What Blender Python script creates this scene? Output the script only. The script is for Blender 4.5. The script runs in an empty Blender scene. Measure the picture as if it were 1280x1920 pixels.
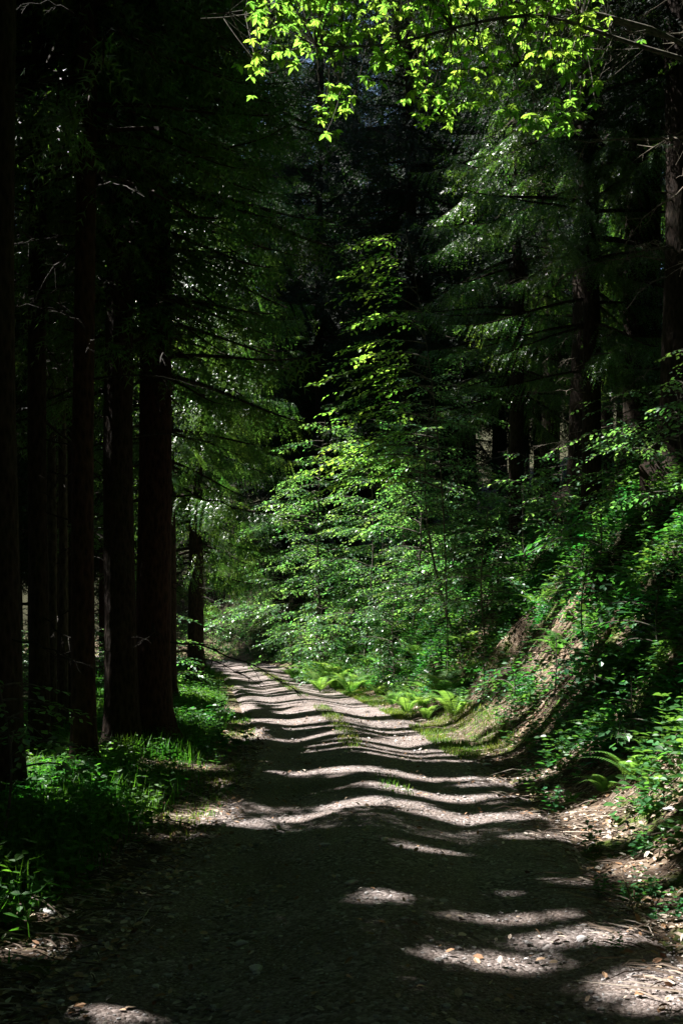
import bpy, math
import numpy as np
R = math.radians
rng = np.random.default_rng(11)
SC = bpy.context.scene
COL = SC.collection
F0 = 1867.0                       # focal length of the photograph in its pixels
HOR = 1180.0                      # its horizon row
CAMZ = 1.72
SUN_E, SUN_A = R(55), R(17)       # elevation; angle ahead of due left
S = np.array([-math.cos(SUN_E)*math.cos(SUN_A), math.cos(SUN_E)*math.sin(SUN_A), math.sin(SUN_E)])

# ------------------------------------------------------------------ small maths
_tab = rng.random((256, 256))
def vnoise(x, y):
    x = np.asarray(x, float); y = np.asarray(y, float)
    xi = np.floor(x).astype(int); yi = np.floor(y).astype(int)
    fx = x-xi; fy = y-yi
    fx = fx*fx*(3-2*fx); fy = fy*fy*(3-2*fy)
    a = _tab[xi & 255, yi & 255]; b = _tab[(xi+1) & 255, yi & 255]
    c = _tab[xi & 255, (yi+1) & 255]; d = _tab[(xi+1) & 255, (yi+1) & 255]
    return (a*(1-fx)+b*fx)*(1-fy)+(c*(1-fx)+d*fx)*fy
def fbm(x, y, o=3):
    s = 0; a = .5; t = 0
    for k in range(o):
        s = s+a*vnoise(x*2**k+17*k, y*2**k+31*k); t += a; a *= .5
    return s/t
def sstep(a, b, x):
    t = np.clip((x-a)/(b-a), 0, 1); return t*t*(3-2*t)
def unit(v):
    return v/np.maximum(np.linalg.norm(v, axis=-1, keepdims=True), 1e-9)
def at(px, py, Y):
    return np.array([(px-640)*Y/F0, Y, CAMZ+(HOR-py)*Y/F0])

# ------------------------------------------------------------------ road line and terrain
CP = np.array([(20,-40),(6.5,-20),(1.0,-7),(.05,0),(.1,3.5),(.18,6.5),(.3,11),(-.12,18),(-1.0,25),(-2.5,35),(-4.6,46),(-7.6,54),(-13,60),(-22,63.5),(-38,65),(-70,62),(-110,58)], float)  # first points add an unseen bend behind the viewer, closing off sky light
def catmull(P, n):
    out = []
    for i in range(1, len(P)-2):
        p0, p1, p2, p3 = P[i-1:i+3]
        for t in np.linspace(0, 1, n, endpoint=False):
            out.append(.5*((2*p1)+(-p0+p2)*t+(2*p0-5*p1+4*p2-p3)*t*t+(-p0+3*p1-3*p2+p3)*t**3))
    out.append(P[-2]); return np.array(out)
CL = catmull(CP, 40)
CLT = unit(np.gradient(CL, axis=0))
CLS = np.concatenate([[0], np.cumsum(np.linalg.norm(np.diff(CL, axis=0), axis=1))])
def road_d(x, y):
    x = np.atleast_1d(np.asarray(x, float)); y = np.atleast_1d(np.asarray(y, float))
    sh = x.shape; x = x.ravel(); y = y.ravel()
    d = np.empty(len(x)); s = np.empty(len(x))
    for i in range(0, len(x), 4000):
        q = np.stack([x[i:i+4000], y[i:i+4000]], 1)
        df = q[:, None]-CL[None]
        k = np.argmin((df**2).sum(2), 1)
        v = q-CL[k]; t = CLT[k]
        al = (v*t).sum(1)
        sd = v[:, 0]*t[:, 1]-v[:, 1]*t[:, 0]
        dist = np.sqrt((v**2).sum(1))
        d[i:i+4000] = np.where(np.abs(al) < .5, sd, np.sign(sd)*dist)
        s[i:i+4000] = CLS[k]+al
    return d.reshape(sh), s.reshape(sh)
def xc(y):
    return np.interp(y, CL[:, 1][:520], CL[:, 0][:520])
def road_profile(d, s):
    a = np.abs(d)
    z = .065*np.exp(-(d/.42)**2)+.02
    z = z-.035*np.exp(-((a-.82)/.26)**2)
    z = z+.035*(fbm(s*.55, d*.9+40, 3)-.5)+.022*(fbm(s*2.3, d*2.3+9, 2)-.5)
    z = z+.11*(vnoise(s*.09+3, d*0+.5)-.5)*sstep(7, 14, s-35)
    return z
def height(x, y, sunk=True):
    d, s = road_d(x, y)
    x = np.atleast_1d(x); y = np.atleast_1d(y)
    t = d-2.05-.35*(vnoise(s*.35, d*0+4.5)-.5)
    soft = np.where(t > 3, t, .16*np.log1p(np.exp(np.clip(t/.16, -40, 30))))
    zb = np.where(soft < 3.6, 1.22*soft, 4.39+.45*(soft-3.6))
    zb = np.minimum(zb, 36+.02*soft)
    w = sstep(.2, .9, t)*(1-sstep(3.4, 5.2, t))
    gull = fbm(s*1.15+t*.45, t*.42+3, 3)
    zb = zb+w*(1.0*(gull-.5)+.34*(fbm(s*3.2+t*2, t*1.6+8, 3)-.5))+sstep(4, 7, t)*.7*(fbm(x*.35, y*.35, 3)-.5)
    l = -d-1.9
    zl = np.where(l > 0, -.05*np.minimum(l, 20)+.16*sstep(0, .8, l)*(1-sstep(1.5, 4, l)), 0)
    zl = zl+np.where(l > 24, .42*(l-24), 0); zl = np.minimum(zl, 20+.01*np.maximum(l, 0))
    z = np.where(d > 0, zb, zl)
    z = z+sstep(1.6, 2.4, np.abs(d))*(.10*(fbm(x*1.3, y*1.3, 3)-.5)+.35*sstep(4, 12, np.abs(d))*(fbm(x*.25, y*.25+8, 2)-.5))
    if sunk:
        z = z-.16*(1-sstep(1.25, 1.75, np.abs(d)))
    else:
        z = np.where(np.abs(d) < 1.55, np.maximum(road_profile(d, s), z), z)
    # the longitudinal swell of the road is shared by its verges
    z = z+np.where(np.abs(d) < 4, .11*(vnoise(s*.09+3, d*0+.5)-.5)*sstep(7, 14, s-35)*(1-sstep(1.6, 4, np.abs(d)))*sstep(1.5, 1.7, np.abs(d)), 0)
    return z
def gz(x, y):
    return float(height(np.array([x]), np.array([y]), sunk=False)[0])

# ------------------------------------------------------------------ where the canopy lets the sun through
def pxg(px, py):
    Y = CAMZ*F0/(py-HOR); return (px-640)*Y/F0, Y
ELL = [(1050,1667,120,13),(1245,1695,70,20),(970,1722,130,9),(738,1706,60,13),(1110,1762,200,14),(930,1803,112,20),(1235,1862,120,56),
       (1080,1602,90,9),(820,1600,55,8),(1040,1570,80,8),(920,1534,130,11),(700,1520,120,10),(30,1780,120,24),(40,1720,85,15),(240,1905,100,24),
       (445,1552,65,13),(560,1535,60,6),(1180,1640,60,10),(1100,1545,70,12),(1250,1590,50,18),(1180,1560,50,10)]
ELLG = []
for px, py, rx, ry in ELL:
    cx, cy = pxg(px, py); ax = rx*cy/F0; y1 = pxg(px, py-ry)[1]; y2 = pxg(px, py+ry)[1]
    ELLG.append((cx, cy, ax*.9, .78*max(.5*(y1-y2), .07)))
def lit(gx, gy):
    """True where a sun ray that meets the ground plane at (gx, gy) comes through the canopy."""
    q = gx-xc(np.clip(gy, -10, 60))
    # road
    wv = 2.0*fbm(gx*.55+5, gy*.5, 2)
    n = .42*vnoise(gy*1.3+wv, gx*.5+7)+.36*vnoise(gy*3.1+2*wv, gx*1.3+3)+.22*vnoise(gy*6.5+3*wv, gx*2.6+13)
    thr = np.interp(gy, [8, 10, 13, 17, 24, 32, 45], [.61, .56, .47, .41, .38, .38, .45])
    thr = thr+.35*sstep(.4, 2.0, -q)
    road = (gy > 8.2) & (gy < 52) & (q > -2.3) & (q < 2.0) & (n > thr)
    # bank and what stands above it
    m = .66*fbm(gx*.62+50, gy*.62, 2)+.34*vnoise(gx*2.3, gy*2.3+40)
    bt = np.interp(gy, [4, 8, 12, 30, 50], [.48, .45, .41, .44, .5])
    bt = bt+.04*sstep(1.9, 2.6, gx)*(1-sstep(4.8, 6, gx))*sstep(8.8, 9.8, gy)*(1-sstep(11.6, 12.6, gy))
    hi = np.where((gy > 13) & (gy < 20.5), 1.2, 0)
    bt = bt+.3*sstep(5.9, 8.1, q-hi)
    bank = (q >= 1.7) & (q < 9.5+hi) & (gy > 3.6) & (gy < 52) & (m > bt)
    top = ((gx-5.4)/2.9)**2+((gy-7.6)/1.9)**2 < 1
    verge = (q <= -1.3) & (q > -3.6) & (gy > 7.5) & (gy < 30) & (m > np.where(gy > 12, .53, .61))
    o = road | bank | verge | (top & (m > .30))
    for cx, cy, ax, ay, th in ((.2, 28.6, 1.5, 3.4, .2), (1.9, 18.7, 1.1, 2.2, .3), (1.1, 21.5, 1.2, 3.5, .15), (3.3, 15.2, 1.8, 2.9, .34), (3.6, 31.5, 2.8, 3.8, .41), (2.4, 33.5, 1.3, 2.2, .25), (8.6, 10.8, 2.2, 1.3, .5)):
        o |= (((gx-cx)/ax)**2+((gy-cy)/ay)**2 < 1) & (m > th)
    for cx, cy, ax, ay in ELLG:
        e = ((gx-cx)/ax)**2+((gy-cy)/ay)**2
        o |= e < (1.0+1.0*(vnoise(gx*5, gy*9)-.5))
    o |= ((q < -3.4) | (q > 12)) & (gy > 17) & (m > .64)
    # a trunk's own shadow stays closed overhead
    for tx, ty_, w_ in TRUNKS:
        o &= ~((np.abs((gy-ty_)-S[1]/S[0]*(gx-tx)) < w_) & (gx > tx-.3))
    return o
TRUNKS = []
def sun_ground(P):
    k = P[:, 2]/S[2]
    return P[:, 0]-S[0]*k, P[:, 1]-S[1]*k

# ------------------------------------------------------------------ mesh plumbing
def make_mesh(name, parts, mats, smooth=False):
    V = []; L = []; LS = []; LT = []; MI = []; off = 0; lo = 0
    for v, f, m in parts:
        if len(f) == 0: continue
        v = np.asarray(v, np.float32); f = np.asarray(f, np.int32)
        V.append(v); L.append((f+off).ravel()); k = f.shape[1]; n = len(f)
        LS.append(lo+np.arange(n)*k); LT.append(np.full(n, k)); MI.append(np.full(n, m))
        off += len(v); lo += n*k
    V = np.concatenate(V); L = np.concatenate(L); LS = np.concatenate(LS); LT = np.concatenate(LT); MI = np.concatenate(MI)
    me = bpy.data.meshes.new(name)
    me.vertices.add(len(V)); me.vertices.foreach_set('co', V.ravel())
    me.loops.add(len(L)); me.loops.foreach_set('vertex_index', L.astype(np.int32))
    me.polygons.add(len(LS)); me.polygons.foreach_set('loop_start', LS.astype(np.int32)); me.polygons.foreach_set('loop_total', LT.astype(np.int32))
    me.polygons.foreach_set('material_index', MI.astype(np.int32))
    me.polygons.foreach_set('use_smooth', np.full(len(LS), bool(smooth)))
    for m in mats: me.materials.append(m)
    me.update(calc_edges=True)
    return me
def link(name, me, parent=None, loc=None):
    o = bpy.data.objects.new(name, me); COL.objects.link(o)
    if parent is not None: o.parent = parent
    if loc is not None: o.location = [float(c) for c in loc]
    return o
def tag(o, label=None, cat=None, group=None, kind=None):
    if label: o['label'] = label
    if cat: o['category'] = cat
    if group: o['group'] = group
    if kind: o['kind'] = kind
    return o
def thing(name, loc, label, cat, group=None, rz=0):
    o = bpy.data.objects.new(name, None); COL.objects.link(o); o.empty_display_size = .2
    o.location = [float(c) for c in loc]; o.rotation_euler = (0, 0, rz)
    return tag(o, label, cat, group)
def merge(parts):
    V = []; F = []; off = 0
    for v, f in parts:
        V.append(v); F.append(f+off); off += len(v)
    return np.concatenate(V), np.concatenate(F)
def tube(path, rad, sides=6, cap=False):
    P = np.asarray(path, float); n = len(P); rad = np.broadcast_to(np.asarray(rad, float), (n,))
    T = unit(np.gradient(P, axis=0))
    ref = np.array([0, 0, 1.]) if abs(T[:, 2]).mean() < .8 else np.array([1., 0, 0])
    A = unit(np.cross(T, ref)); B = np.cross(T, A)
    th = np.linspace(0, 2*np.pi, sides, endpoint=False)
    V = P[:, None]+rad[:, None, None]*(np.cos(th)[None, :, None]*A[:, None]+np.sin(th)[None, :, None]*B[:, None])
    i = np.arange(n-1)[:, None]*sides; j = np.arange(sides)[None]; j2 = (j+1) % sides
    F = np.stack([i+j, i+j2, i+sides+j2, i+sides+j], -1).reshape(-1, 4)
    return V.reshape(-1, 3), F
def rotz(V, a):
    c, s = math.cos(a), math.sin(a)
    return np.stack([V[:, 0]*c-V[:, 1]*s, V[:, 0]*s+V[:, 1]*c, V[:, 2]], 1)

# ------------------------------------------------------------------ materials
def mat(name):
    m = bpy.data.materials.new(name); m.use_nodes = True
    nt = m.node_tree; nt.nodes.clear()
    out = nt.nodes.new('ShaderNodeOutputMaterial')
    return m, nt, out
def N(nt, t, **kw):
    n = nt.nodes.new('ShaderNode'+t)
    for k, v in kw.items():
        if k.startswith('_'): setattr(n, k[1:], v)
        else: n.inputs[k.replace('_', ' ')].default_value = v
    return n
def ramp(nt, fac, stops):
    r = nt.nodes.new('ShaderNodeValToRGB'); e = r.color_ramp.elements
    while len(e) < len(stops): e.new(.5)
    for k, (p, c) in enumerate(stops):
        e[k].position = p; e[k].color = (*c, 1)
    nt.links.new(fac, r.inputs[0]); return r
def leaf_mat(name, refl, trans, k=.45, rough=.4, spec=.5, vary=.5, hue=.04):
    m, nt, out = mat(name); L = nt.links.new
    g = N(nt, 'NewGeometry')
    hs = N(nt, 'HueSaturation'); hs.inputs['Color'].default_value = (*refl, 1)
    ht = N(nt, 'HueSaturation'); ht.inputs['Color'].default_value = (*trans, 1)
    mr = N(nt, 'MapRange'); mr.inputs['To Min'].default_value = 1-vary; mr.inputs['To Max'].default_value = 1+vary
    L(g.outputs['Random Per Island'], mr.inputs['Value'])
    no = N(nt, 'TexNoise', Scale=1.3, Detail=2.0); L(g.outputs['Position'], no.inputs['Vector'])
    mh = N(nt, 'MapRange'); mh.inputs['To Min'].default_value = .5-hue; mh.inputs['To Max'].default_value = .5+hue
    mh.inputs['From Min'].default_value = .3; mh.inputs['From Max'].default_value = .7
    L(no.outputs['Fac'], mh.inputs['Value'])
    for h in (hs, ht):
        L(mr.outputs[0], h.inputs['Value']); L(mh.outputs[0], h.inputs['Hue'])
    p = N(nt, 'BsdfPrincipled', Roughness=rough); p.inputs['Specular IOR Level'].default_value = spec
    t = N(nt, 'BsdfTranslucent')
    L(hs.outputs[0], p.inputs['Base Color']); L(ht.outputs[0], t.inputs['Color'])
    mx = N(nt, 'MixShader', Fac=k); L(p.outputs[0], mx.inputs[1]); L(t.outputs[0], mx.inputs[2]); L(mx.outputs[0], out.inputs[0])
    return m
def bark_mat(name, c1, c2, bump=.6, moss=0.0):
    m, nt, out = mat(name); L = nt.links.new
    tc = N(nt, 'TexCoord'); mp = N(nt, 'Mapping'); mp.inputs['Scale'].default_value = (9, 9, 3.2)
    L(tc.outputs['Object'], mp.inputs[0])
    vo = N(nt, 'TexVoronoi', Scale=2.6); L(mp.outputs[0], vo.inputs['Vector'])
    no = N(nt, 'TexNoise', Scale=2.2, Detail=6.0, Roughness=.65); L(mp.outputs[0], no.inputs['Vector'])
    mul = N(nt, 'Math', _operation='MULTIPLY'); L(vo.outputs['Distance'], mul.inputs[0]); L(no.outputs['Fac'], mul.inputs[1])
    r = ramp(nt, mul.outputs[0], [(.05, c1), (.45, c2)])
    n2 = N(nt, 'TexNoise', Scale=1.4, Detail=4.0); L(tc.outputs['Object'], n2.inputs['Vector'])
    r2 = ramp(nt, n2.outputs['Fac'], [(.52, (0, 0, 0)), (.72, (1, 1, 1))])
    mm = N(nt, 'Math', _operation='MULTIPLY'); L(r2.outputs[0], mm.inputs[0]); mm.inputs[1].default_value = moss
    mx = N(nt, 'Mix', _data_type='RGBA'); L(mm.outputs[0], mx.inputs[0]); L(r.outputs[0], mx.inputs[6]); mx.inputs[7].default_value = (.045, .075, .02, 1)
    p = N(nt, 'BsdfPrincipled', Roughness=.9); p.inputs['Specular IOR Level'].default_value = .2
    L(mx.outputs[2], p.inputs['Base Color'])
    b = N(nt, 'Bump', Strength=bump, Distance=.03); L(mul.outputs[0], b.inputs['Height']); L(b.outputs[0], p.inputs['Normal'])
    L(p.outputs[0], out.inputs[0]); return m

M = {}
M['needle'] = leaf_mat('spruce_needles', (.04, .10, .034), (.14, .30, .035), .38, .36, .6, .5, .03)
M['needle_shade'] = leaf_mat('shade_dark_spruce_needles', (.009, .023, .013), (.024, .065, .012), .3, .6, .2, .5, .03)  # copy of the spruce needles with forest shade put into its colour
M['beech'] = leaf_mat('beech_leaves', (.06, .15, .068), (.22, .5, .085), .43, .36, .8, .45, .035)
M['chestnut'] = leaf_mat('chestnut_leaves', (.07, .15, .03), (.30, .58, .06), .56, .4, .4, .5, .03)
M['herb'] = leaf_mat('herb_leaves', (.032, .115, .036), (.10, .32, .035), .4, .42, .45, .5, .04)
M['fern'] = leaf_mat('fern_fronds', (.07, .18, .04), (.26, .52, .07), .45, .5, .35, .35, .03)
M['grass'] = leaf_mat('grass_blades', (.09, .16, .03), (.24, .38, .04), .4, .5, .35, .45, .05)
M['verge'] = leaf_mat('verge_leaves', (.04, .128, .022), (.095, .31, .02), .45, .5, .35, .5, .03)
M['bark'] = bark_mat('spruce_bark', (.012, .008, .006), (.05, .033, .024), .7, .15)
M['bark_red'] = bark_mat('reddish_spruce_bark', (.014, .007, .005), (.065, .03, .021), .7, .05)
M['bark_grey'] = bark_mat('grey_spruce_bark', (.03, .025, .018), (.11, .095, .065), .5, .35)
M['twig'] = bark_mat('dead_twig_bark', (.07, .06, .045), (.21, .18, .14), .3, .15)
M['stem'] = bark_mat('beech_stem_bark', (.05, .045, .035), (.14, .125, .1), .3, .2)
M['root'] = bark_mat('root_bark', (.06, .04, .028), (.24, .17, .12), .5, .12)

def ground_mat():
    m, nt, out = mat('forest_floor'); L = nt.links.new
    tc = N(nt, 'TexCoord')
    at_ = N(nt, 'Attribute', _attribute_name='bare_earth')
    n1 = N(nt, 'TexNoise', Scale=14.0, Detail=8.0, Roughness=.7); L(tc.outputs['Object'], n1.inputs['Vector'])
    soil = ramp(nt, n1.outputs['Fac'], [(.3, (.022, .014, .009)), (.5, (.068, .046, .033)), (.72, (.2, .145, .105))])
    vo = N(nt, 'TexVoronoi', Scale=26.0); L(tc.outputs['Object'], vo.inputs['Vector'])
    lc = ramp(nt, vo.outputs['Color'], [(.15, (.06, .036, .022)), (.5, (.19, .13, .085)), (.85, (.38, .3, .225))])
    n2 = N(nt, 'TexNoise', Scale=.9, Detail=4.0); L(tc.outputs['Object'], n2.inputs['Vector'])
    lf = ramp(nt, n2.outputs['Fac'], [(.4, (0, 0, 0)), (.6, (1, 1, 1))])
    mx = N(nt, 'Mix', _data_type='RGBA'); L(lf.outputs[0], mx.inputs[0]); L(soil.outputs[0], mx.inputs[6]); L(lc.outputs[0], mx.inputs[7])
    n3 = N(nt, 'TexNoise', Scale=1.7, Detail=6.0, Roughness=.65); L(tc.outputs['Object'], n3.inputs['Vector'])
    mf = ramp(nt, n3.outputs['Fac'], [(.5, (0, 0, 0)), (.62, (1, 1, 1))])
    mo = N(nt, 'Mix', _data_type='RGBA'); L(mf.outputs[0], mo.inputs[0]); L(mx.outputs[2], mo.inputs[6])
    mc = ramp(nt, n1.outputs['Fac'], [(.3, (.03, .05, .012)), (.7, (.12, .17, .03))]); L(mc.outputs[0], mo.inputs[7])
    # mossy, needle-dark floor further up the hill and to the side
    dk = N(nt, 'MapRange'); dk.inputs['From Min'].default_value = .45; dk.inputs['From Max'].default_value = .1
    L(at_.outputs['Fac'], dk.inputs['Value'])
    fl = ramp(nt, n1.outputs['Fac'], [(.3, (.014, .012, .007)), (.55, (.035, .035, .014)), (.75, (.07, .06, .035))])
    m3 = N(nt, 'Mix', _data_type='RGBA'); L(dk.outputs[0], m3.inputs[0]); L(mo.outputs[2], m3.inputs[6]); L(fl.outputs[0], m3.inputs[7])
    p = N(nt, 'BsdfPrincipled', Roughness=.95); p.inputs['Specular IOR Level'].default_value = .15
    L(m3.outputs[2], p.inputs['Base Color'])
    b = N(nt, 'Bump', Strength=.9, Distance=.06); L(n1.outputs['Fac'], b.inputs['Height']); L(b.outputs[0], p.inputs['Normal'])
    L(p.outputs[0], out.inputs[0]); return m
def road_mat():
    m, nt, out = mat('gravel_track'); L = nt.links.new
    tc = N(nt, 'TexCoord')
    vo = N(nt, 'TexVoronoi', Scale=38.0, Randomness=1.0); L(tc.outputs['Object'], vo.inputs['Vector'])
    st = ramp(nt, vo.outputs['Color'], [(.05, (.07, .055, .05)), (.45, (.225, .192, .182)), (.8, (.46, .415, .405)), (1, (.7, .66, .655))])
    n1 = N(nt, 'TexNoise', Scale=55.0, Detail=6.0, Roughness=.7); L(tc.outputs['Object'], n1.inputs['Vector'])
    so = ramp(nt, n1.outputs['Fac'], [(.32, (.06, .043, .035)), (.48, (.21, .172, .156)), (.68, (.53, .48, .46))])
    n2 = N(nt, 'TexNoise', Scale=2.2, Detail=5.0, Roughness=.6); L(tc.outputs['Object'], n2.inputs['Vector'])
    fa = ramp(nt, n2.outputs['Fac'], [(.42, (0, 0, 0)), (.62, (1, 1, 1))])
    mx = N(nt, 'Mix', _data_type='RGBA'); L(fa.outputs[0], mx.inputs[0]); L(so.outputs[0], mx.inputs[6]); L(st.outputs[0], mx.inputs[7])
    n3 = N(nt, 'TexNoise', Scale=.8, Detail=5.0, Roughness=.6); L(tc.outputs['Object'], n3.inputs['Vector'])
    tone = ramp(nt, n3.outputs['Fac'], [(.35, (.72, .66, .62)), (.65, (1.05, 1.02, 1.02))])
    mm = N(nt, 'Mix', _data_type='RGBA', _blend_type='MULTIPLY'); mm.inputs[0].default_value = 1; L(mx.outputs[2], mm.inputs[6]); L(tone.outputs[0], mm.inputs[7])
    p = N(nt, 'BsdfPrincipled', Roughness=.85); p.inputs['Specular IOR Level'].default_value = .25
    L(mm.outputs[2], p.inputs['Base Color'])
    h = N(nt, 'Math', _operation='SUBTRACT'); L(n1.outputs['Fac'], h.inputs[0]); L(vo.outputs['Distance'], h.inputs[1])
    b = N(nt, 'Bump', Strength=1.0, Distance=.03); L(h.outputs[0], b.inputs['Height']); L(b.outputs[0], p.inputs['Normal'])
    L(p.outputs[0], out.inputs[0]); return m
def litter_mat(name, stops, rough=.7):
    m, nt, out = mat(name); L = nt.links.new
    g = N(nt, 'NewGeometry'); r = ramp(nt, g.outputs['Random Per Island'], stops)
    no = N(nt, 'TexNoise', Scale=60.0, Detail=3.0); L(g.outputs['Position'], no.inputs['Vector'])
    mr = N(nt, 'MapRange'); mr.inputs['To Min'].default_value = .6; mr.inputs['To Max'].default_value = 1.3; L(no.outputs['Fac'], mr.inputs['Value'])
    hs = N(nt, 'HueSaturation'); L(r.outputs[0], hs.inputs['Color']); L(mr.outputs[0], hs.inputs['Value'])
    p = N(nt, 'BsdfPrincipled', Roughness=rough); p.inputs['Specular IOR Level'].default_value = .3
    L(hs.outputs[0], p.inputs['Base Color']); L(p.outputs[0], out.inputs[0]); return m
M['ground'] = ground_mat(); M['road'] = road_mat()
M['litter'] = litter_mat('dry_leaves', [(0, (.12, .06, .03)), (.35, (.3, .17, .09)), (.6, (.46, .34, .24)), (.85, (.6, .52, .44)), (1, (.34, .3, .26))])
M['stone'] = litter_mat('gravel_stone', [(0, (.13, .12, .115)), (.5, (.26, .24, .235)), (.85, (.4, .38, .38)), (1, (.5, .47, .45))], .65)
M['sticks'] = litter_mat('twig_litter', [(0, (.05, .035, .025)), (.5, (.14, .1, .075)), (.85, (.3, .24, .19)), (1, (.42, .36, .3))], .8)
M['moss'] = litter_mat('moss_tufts', [(0, (.06, .09, .015)), (.6, (.13, .19, .03)), (1, (.2, .25, .05))], .9)

# ------------------------------------------------------------------ ground and road
def axis_pts(lo, f0, f1, hi, fine, grow):
    c = list(np.arange(f0, f1, fine)); s = fine; v = c[-1]
    while v < hi: s *= grow; v += s; c.append(v)
    s = fine; v = c[0]; left = []
    while v > lo: s *= grow; v -= s; left.append(v)
    return np.array(left[::-1]+c)
xs = axis_pts(-150, -5, 7.5, 150, .085, 1.07)
ys = [2.0]; st = .06
while ys[-1] < 190:
    ys.append(ys[-1]+st); st = max(.06, min(.02*(ys[-1])**.9*.42, 6)) if ys[-1] < 45 else st*1.05
back = [1.5]
while back[-1] > -60: back.append(back[-1]-max(.5, .12*abs(back[-1])))
ys = np.array(back[::-1]+ys)
XX, YY = np.meshgrid(xs, ys, indexing='ij')
ZZ = height(XX, YY)
DD, SS_ = road_d(XX, YY)
nx, ny = XX.shape
idx = np.arange(nx*ny).reshape(nx, ny)
Fq = np.stack([idx[:-1, :-1], idx[1:, :-1], idx[1:, 1:], idx[:-1, 1:]], -1).reshape(-1, 4)
me = make_mesh('ground', [(np.stack([XX, YY, ZZ], -1).reshape(-1, 3), Fq, 0)], [M['ground']], True)
a = me.attributes.new('bare_earth', 'FLOAT', 'POINT'); BARE = sstep(8, 11, YY)*(1-sstep(18, 23, YY))*sstep(1.6, 2.0, DD)*(1-sstep(2.9, 4.3, DD))
BARE = np.maximum(BARE, (1-sstep(2.2, 3.0, np.abs(DD)))*.8)*(.6+.8*(fbm(XX*1.3+20, YY*1.3, 3)-.2))
a.data.foreach_set('value', np.clip(BARE, 0, 1).ravel().astype(np.float32))
tag(link('ground', me), 'brown forest floor rising into a steep wooded bank beside the track', None, None, 'structure')
# the track
ss = [CLS[np.argmin(np.abs(CL[:, 1]+8))]]
k0 = CLS[np.argmin(np.abs(CL[:, 1]))]
while ss[-1] < CLS[-1]-15:
    r_ = max(ss[-1]-k0, 3); ss.append(ss[-1]+min(max(.05, .007*r_), .8))
ss = np.array(ss)
dd = np.linspace(-1.85, 1.85, 75)
cx_ = np.interp(ss, CLS, CL[:, 0]); cy_ = np.interp(ss, CLS, CL[:, 1])
tx = np.interp(ss, CLS, CLT[:, 0]); ty = np.interp(ss, CLS, CLT[:, 1])
wob = 1+.07*(vnoise(ss*.6, ss*0+2)-.5)[:, None]*np.sign(dd)[None]+.05*(vnoise(ss*2.2, ss*0+12)-.5)[:, None]
DX = dd[None]*wob
RX = cx_[:, None]+ty[:, None]*DX; RY = cy_[:, None]-tx[:, None]*DX
SG = ss[:, None]+0*DX
RZ = road_profile(DX, SG)
gh = height(RX, RY)
edge = sstep(1.45, 1.8, np.abs(DX))
RZ = RZ*(1-edge)+(gh-.05)*edge
n1, n2 = RX.shape; idx = np.arange(n1*n2).reshape(n1, n2)
Fq = np.stack([idx[:-1, :-1], idx[:-1, 1:], idx[1:, 1:], idx[1:, :-1]], -1).reshape(-1, 4)
tag(link('road', make_mesh('road', [(np.stack([RX, RY, RZ], -1).reshape(-1, 3), Fq, 0)], [M['road']], True)), 'rutted gravel forest track with a raised middle, bending away', None, None, 'structure')

# ------------------------------------------------------------------ spruce branches and crowns
def spruce_branch(L, lod, hang=.8, g=None):
    """One drooping bough along +x: needle blades on hanging twigs, and its axis."""
    g = g or rng
    sp, ns, bl, bw = [(.042, .036, .062, .028), (.07, .075, .11, .042), (.17, .17, .26, .12)][lod]
    na = 12; t = np.linspace(0, 1, na); w = g.normal(0, .05)
    def ax(t):
        return np.stack([L*t*(1-.06*t), L*(w*np.sin(2.6*t)), L*(-.10*t-.30*t*t+.20*t**4)], -1)
    nt_ = int(L*.9/sp*1.0)
    ti = np.sort(g.uniform(.10, 1, nt_*2))
    sgn = np.where(np.arange(len(ti)) % 2 == 0, 1., -1.)
    P0 = ax(ti); T = unit(ax(ti+.01)-P0)
    shape = np.clip(np.sin(np.pi*(.12+.80*ti)), .12, 1)**.7
    ln = (.16+.14*L)*shape*g.uniform(.45, 1.15, len(ti)); ln = np.minimum(ln, .62)
    side = np.stack([-T[:, 1], T[:, 0], 0*ti], -1)*sgn[:, None]
    hg = hang*g.uniform(.5, 1.3, len(ti))*np.where(ti > .9, .4, 1)
    D = unit(T*.55+side*g.uniform(.35, 1.0, len(ti))[:, None]-np.array([0, 0, 1])*hg[:, None])
    nmax = max(int(.62/ns), 2); sj = (np.arange(nmax)+.3)*ns
    mask = sj[None] < ln[:, None]
    ii, jj = np.nonzero(mask)
    s = sj[jj]
    P = P0[ii]+D[ii]*s[:, None]; P[:, 2] -= hang*.75*s*s
    TT = D[ii].copy(); TT[:, 2] -= hang*1.5*s; TT = unit(TT)
    rv = unit(g.normal(size=(len(ii), 3)))
    sd = unit(np.cross(TT, rv))
    out = []
    for sg in (1, -1):
        tip = P+(TT*.8+sd*sg*.55)*bl*g.uniform(.7, 1.2, len(ii))[:, None]
        up = unit(np.cross(TT, sd))*.3+TT
        out.append(np.stack([P-TT*bw*.2-sd*sg*bw*.15, P+TT*bw*.8, tip], 1))
    tri = np.concatenate(out).reshape(-1, 3)
    F = np.arange(len(tri)).reshape(-1, 3)
    wv, wf = tube(ax(t), np.linspace(.013*L+.004, .004, na), 5 if lod == 0 else 3)
    return tri, F, wv, wf
BR = {}
for lod in (0, 1, 2):
    for hang in (.55, 1.0):
        BR[lod, hang] = [(L, spruce_branch(L, lod, hang)) for L in (.7, 1.2, 1.8, 2.4, 3.0, 3.0, 2.4)]
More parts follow.
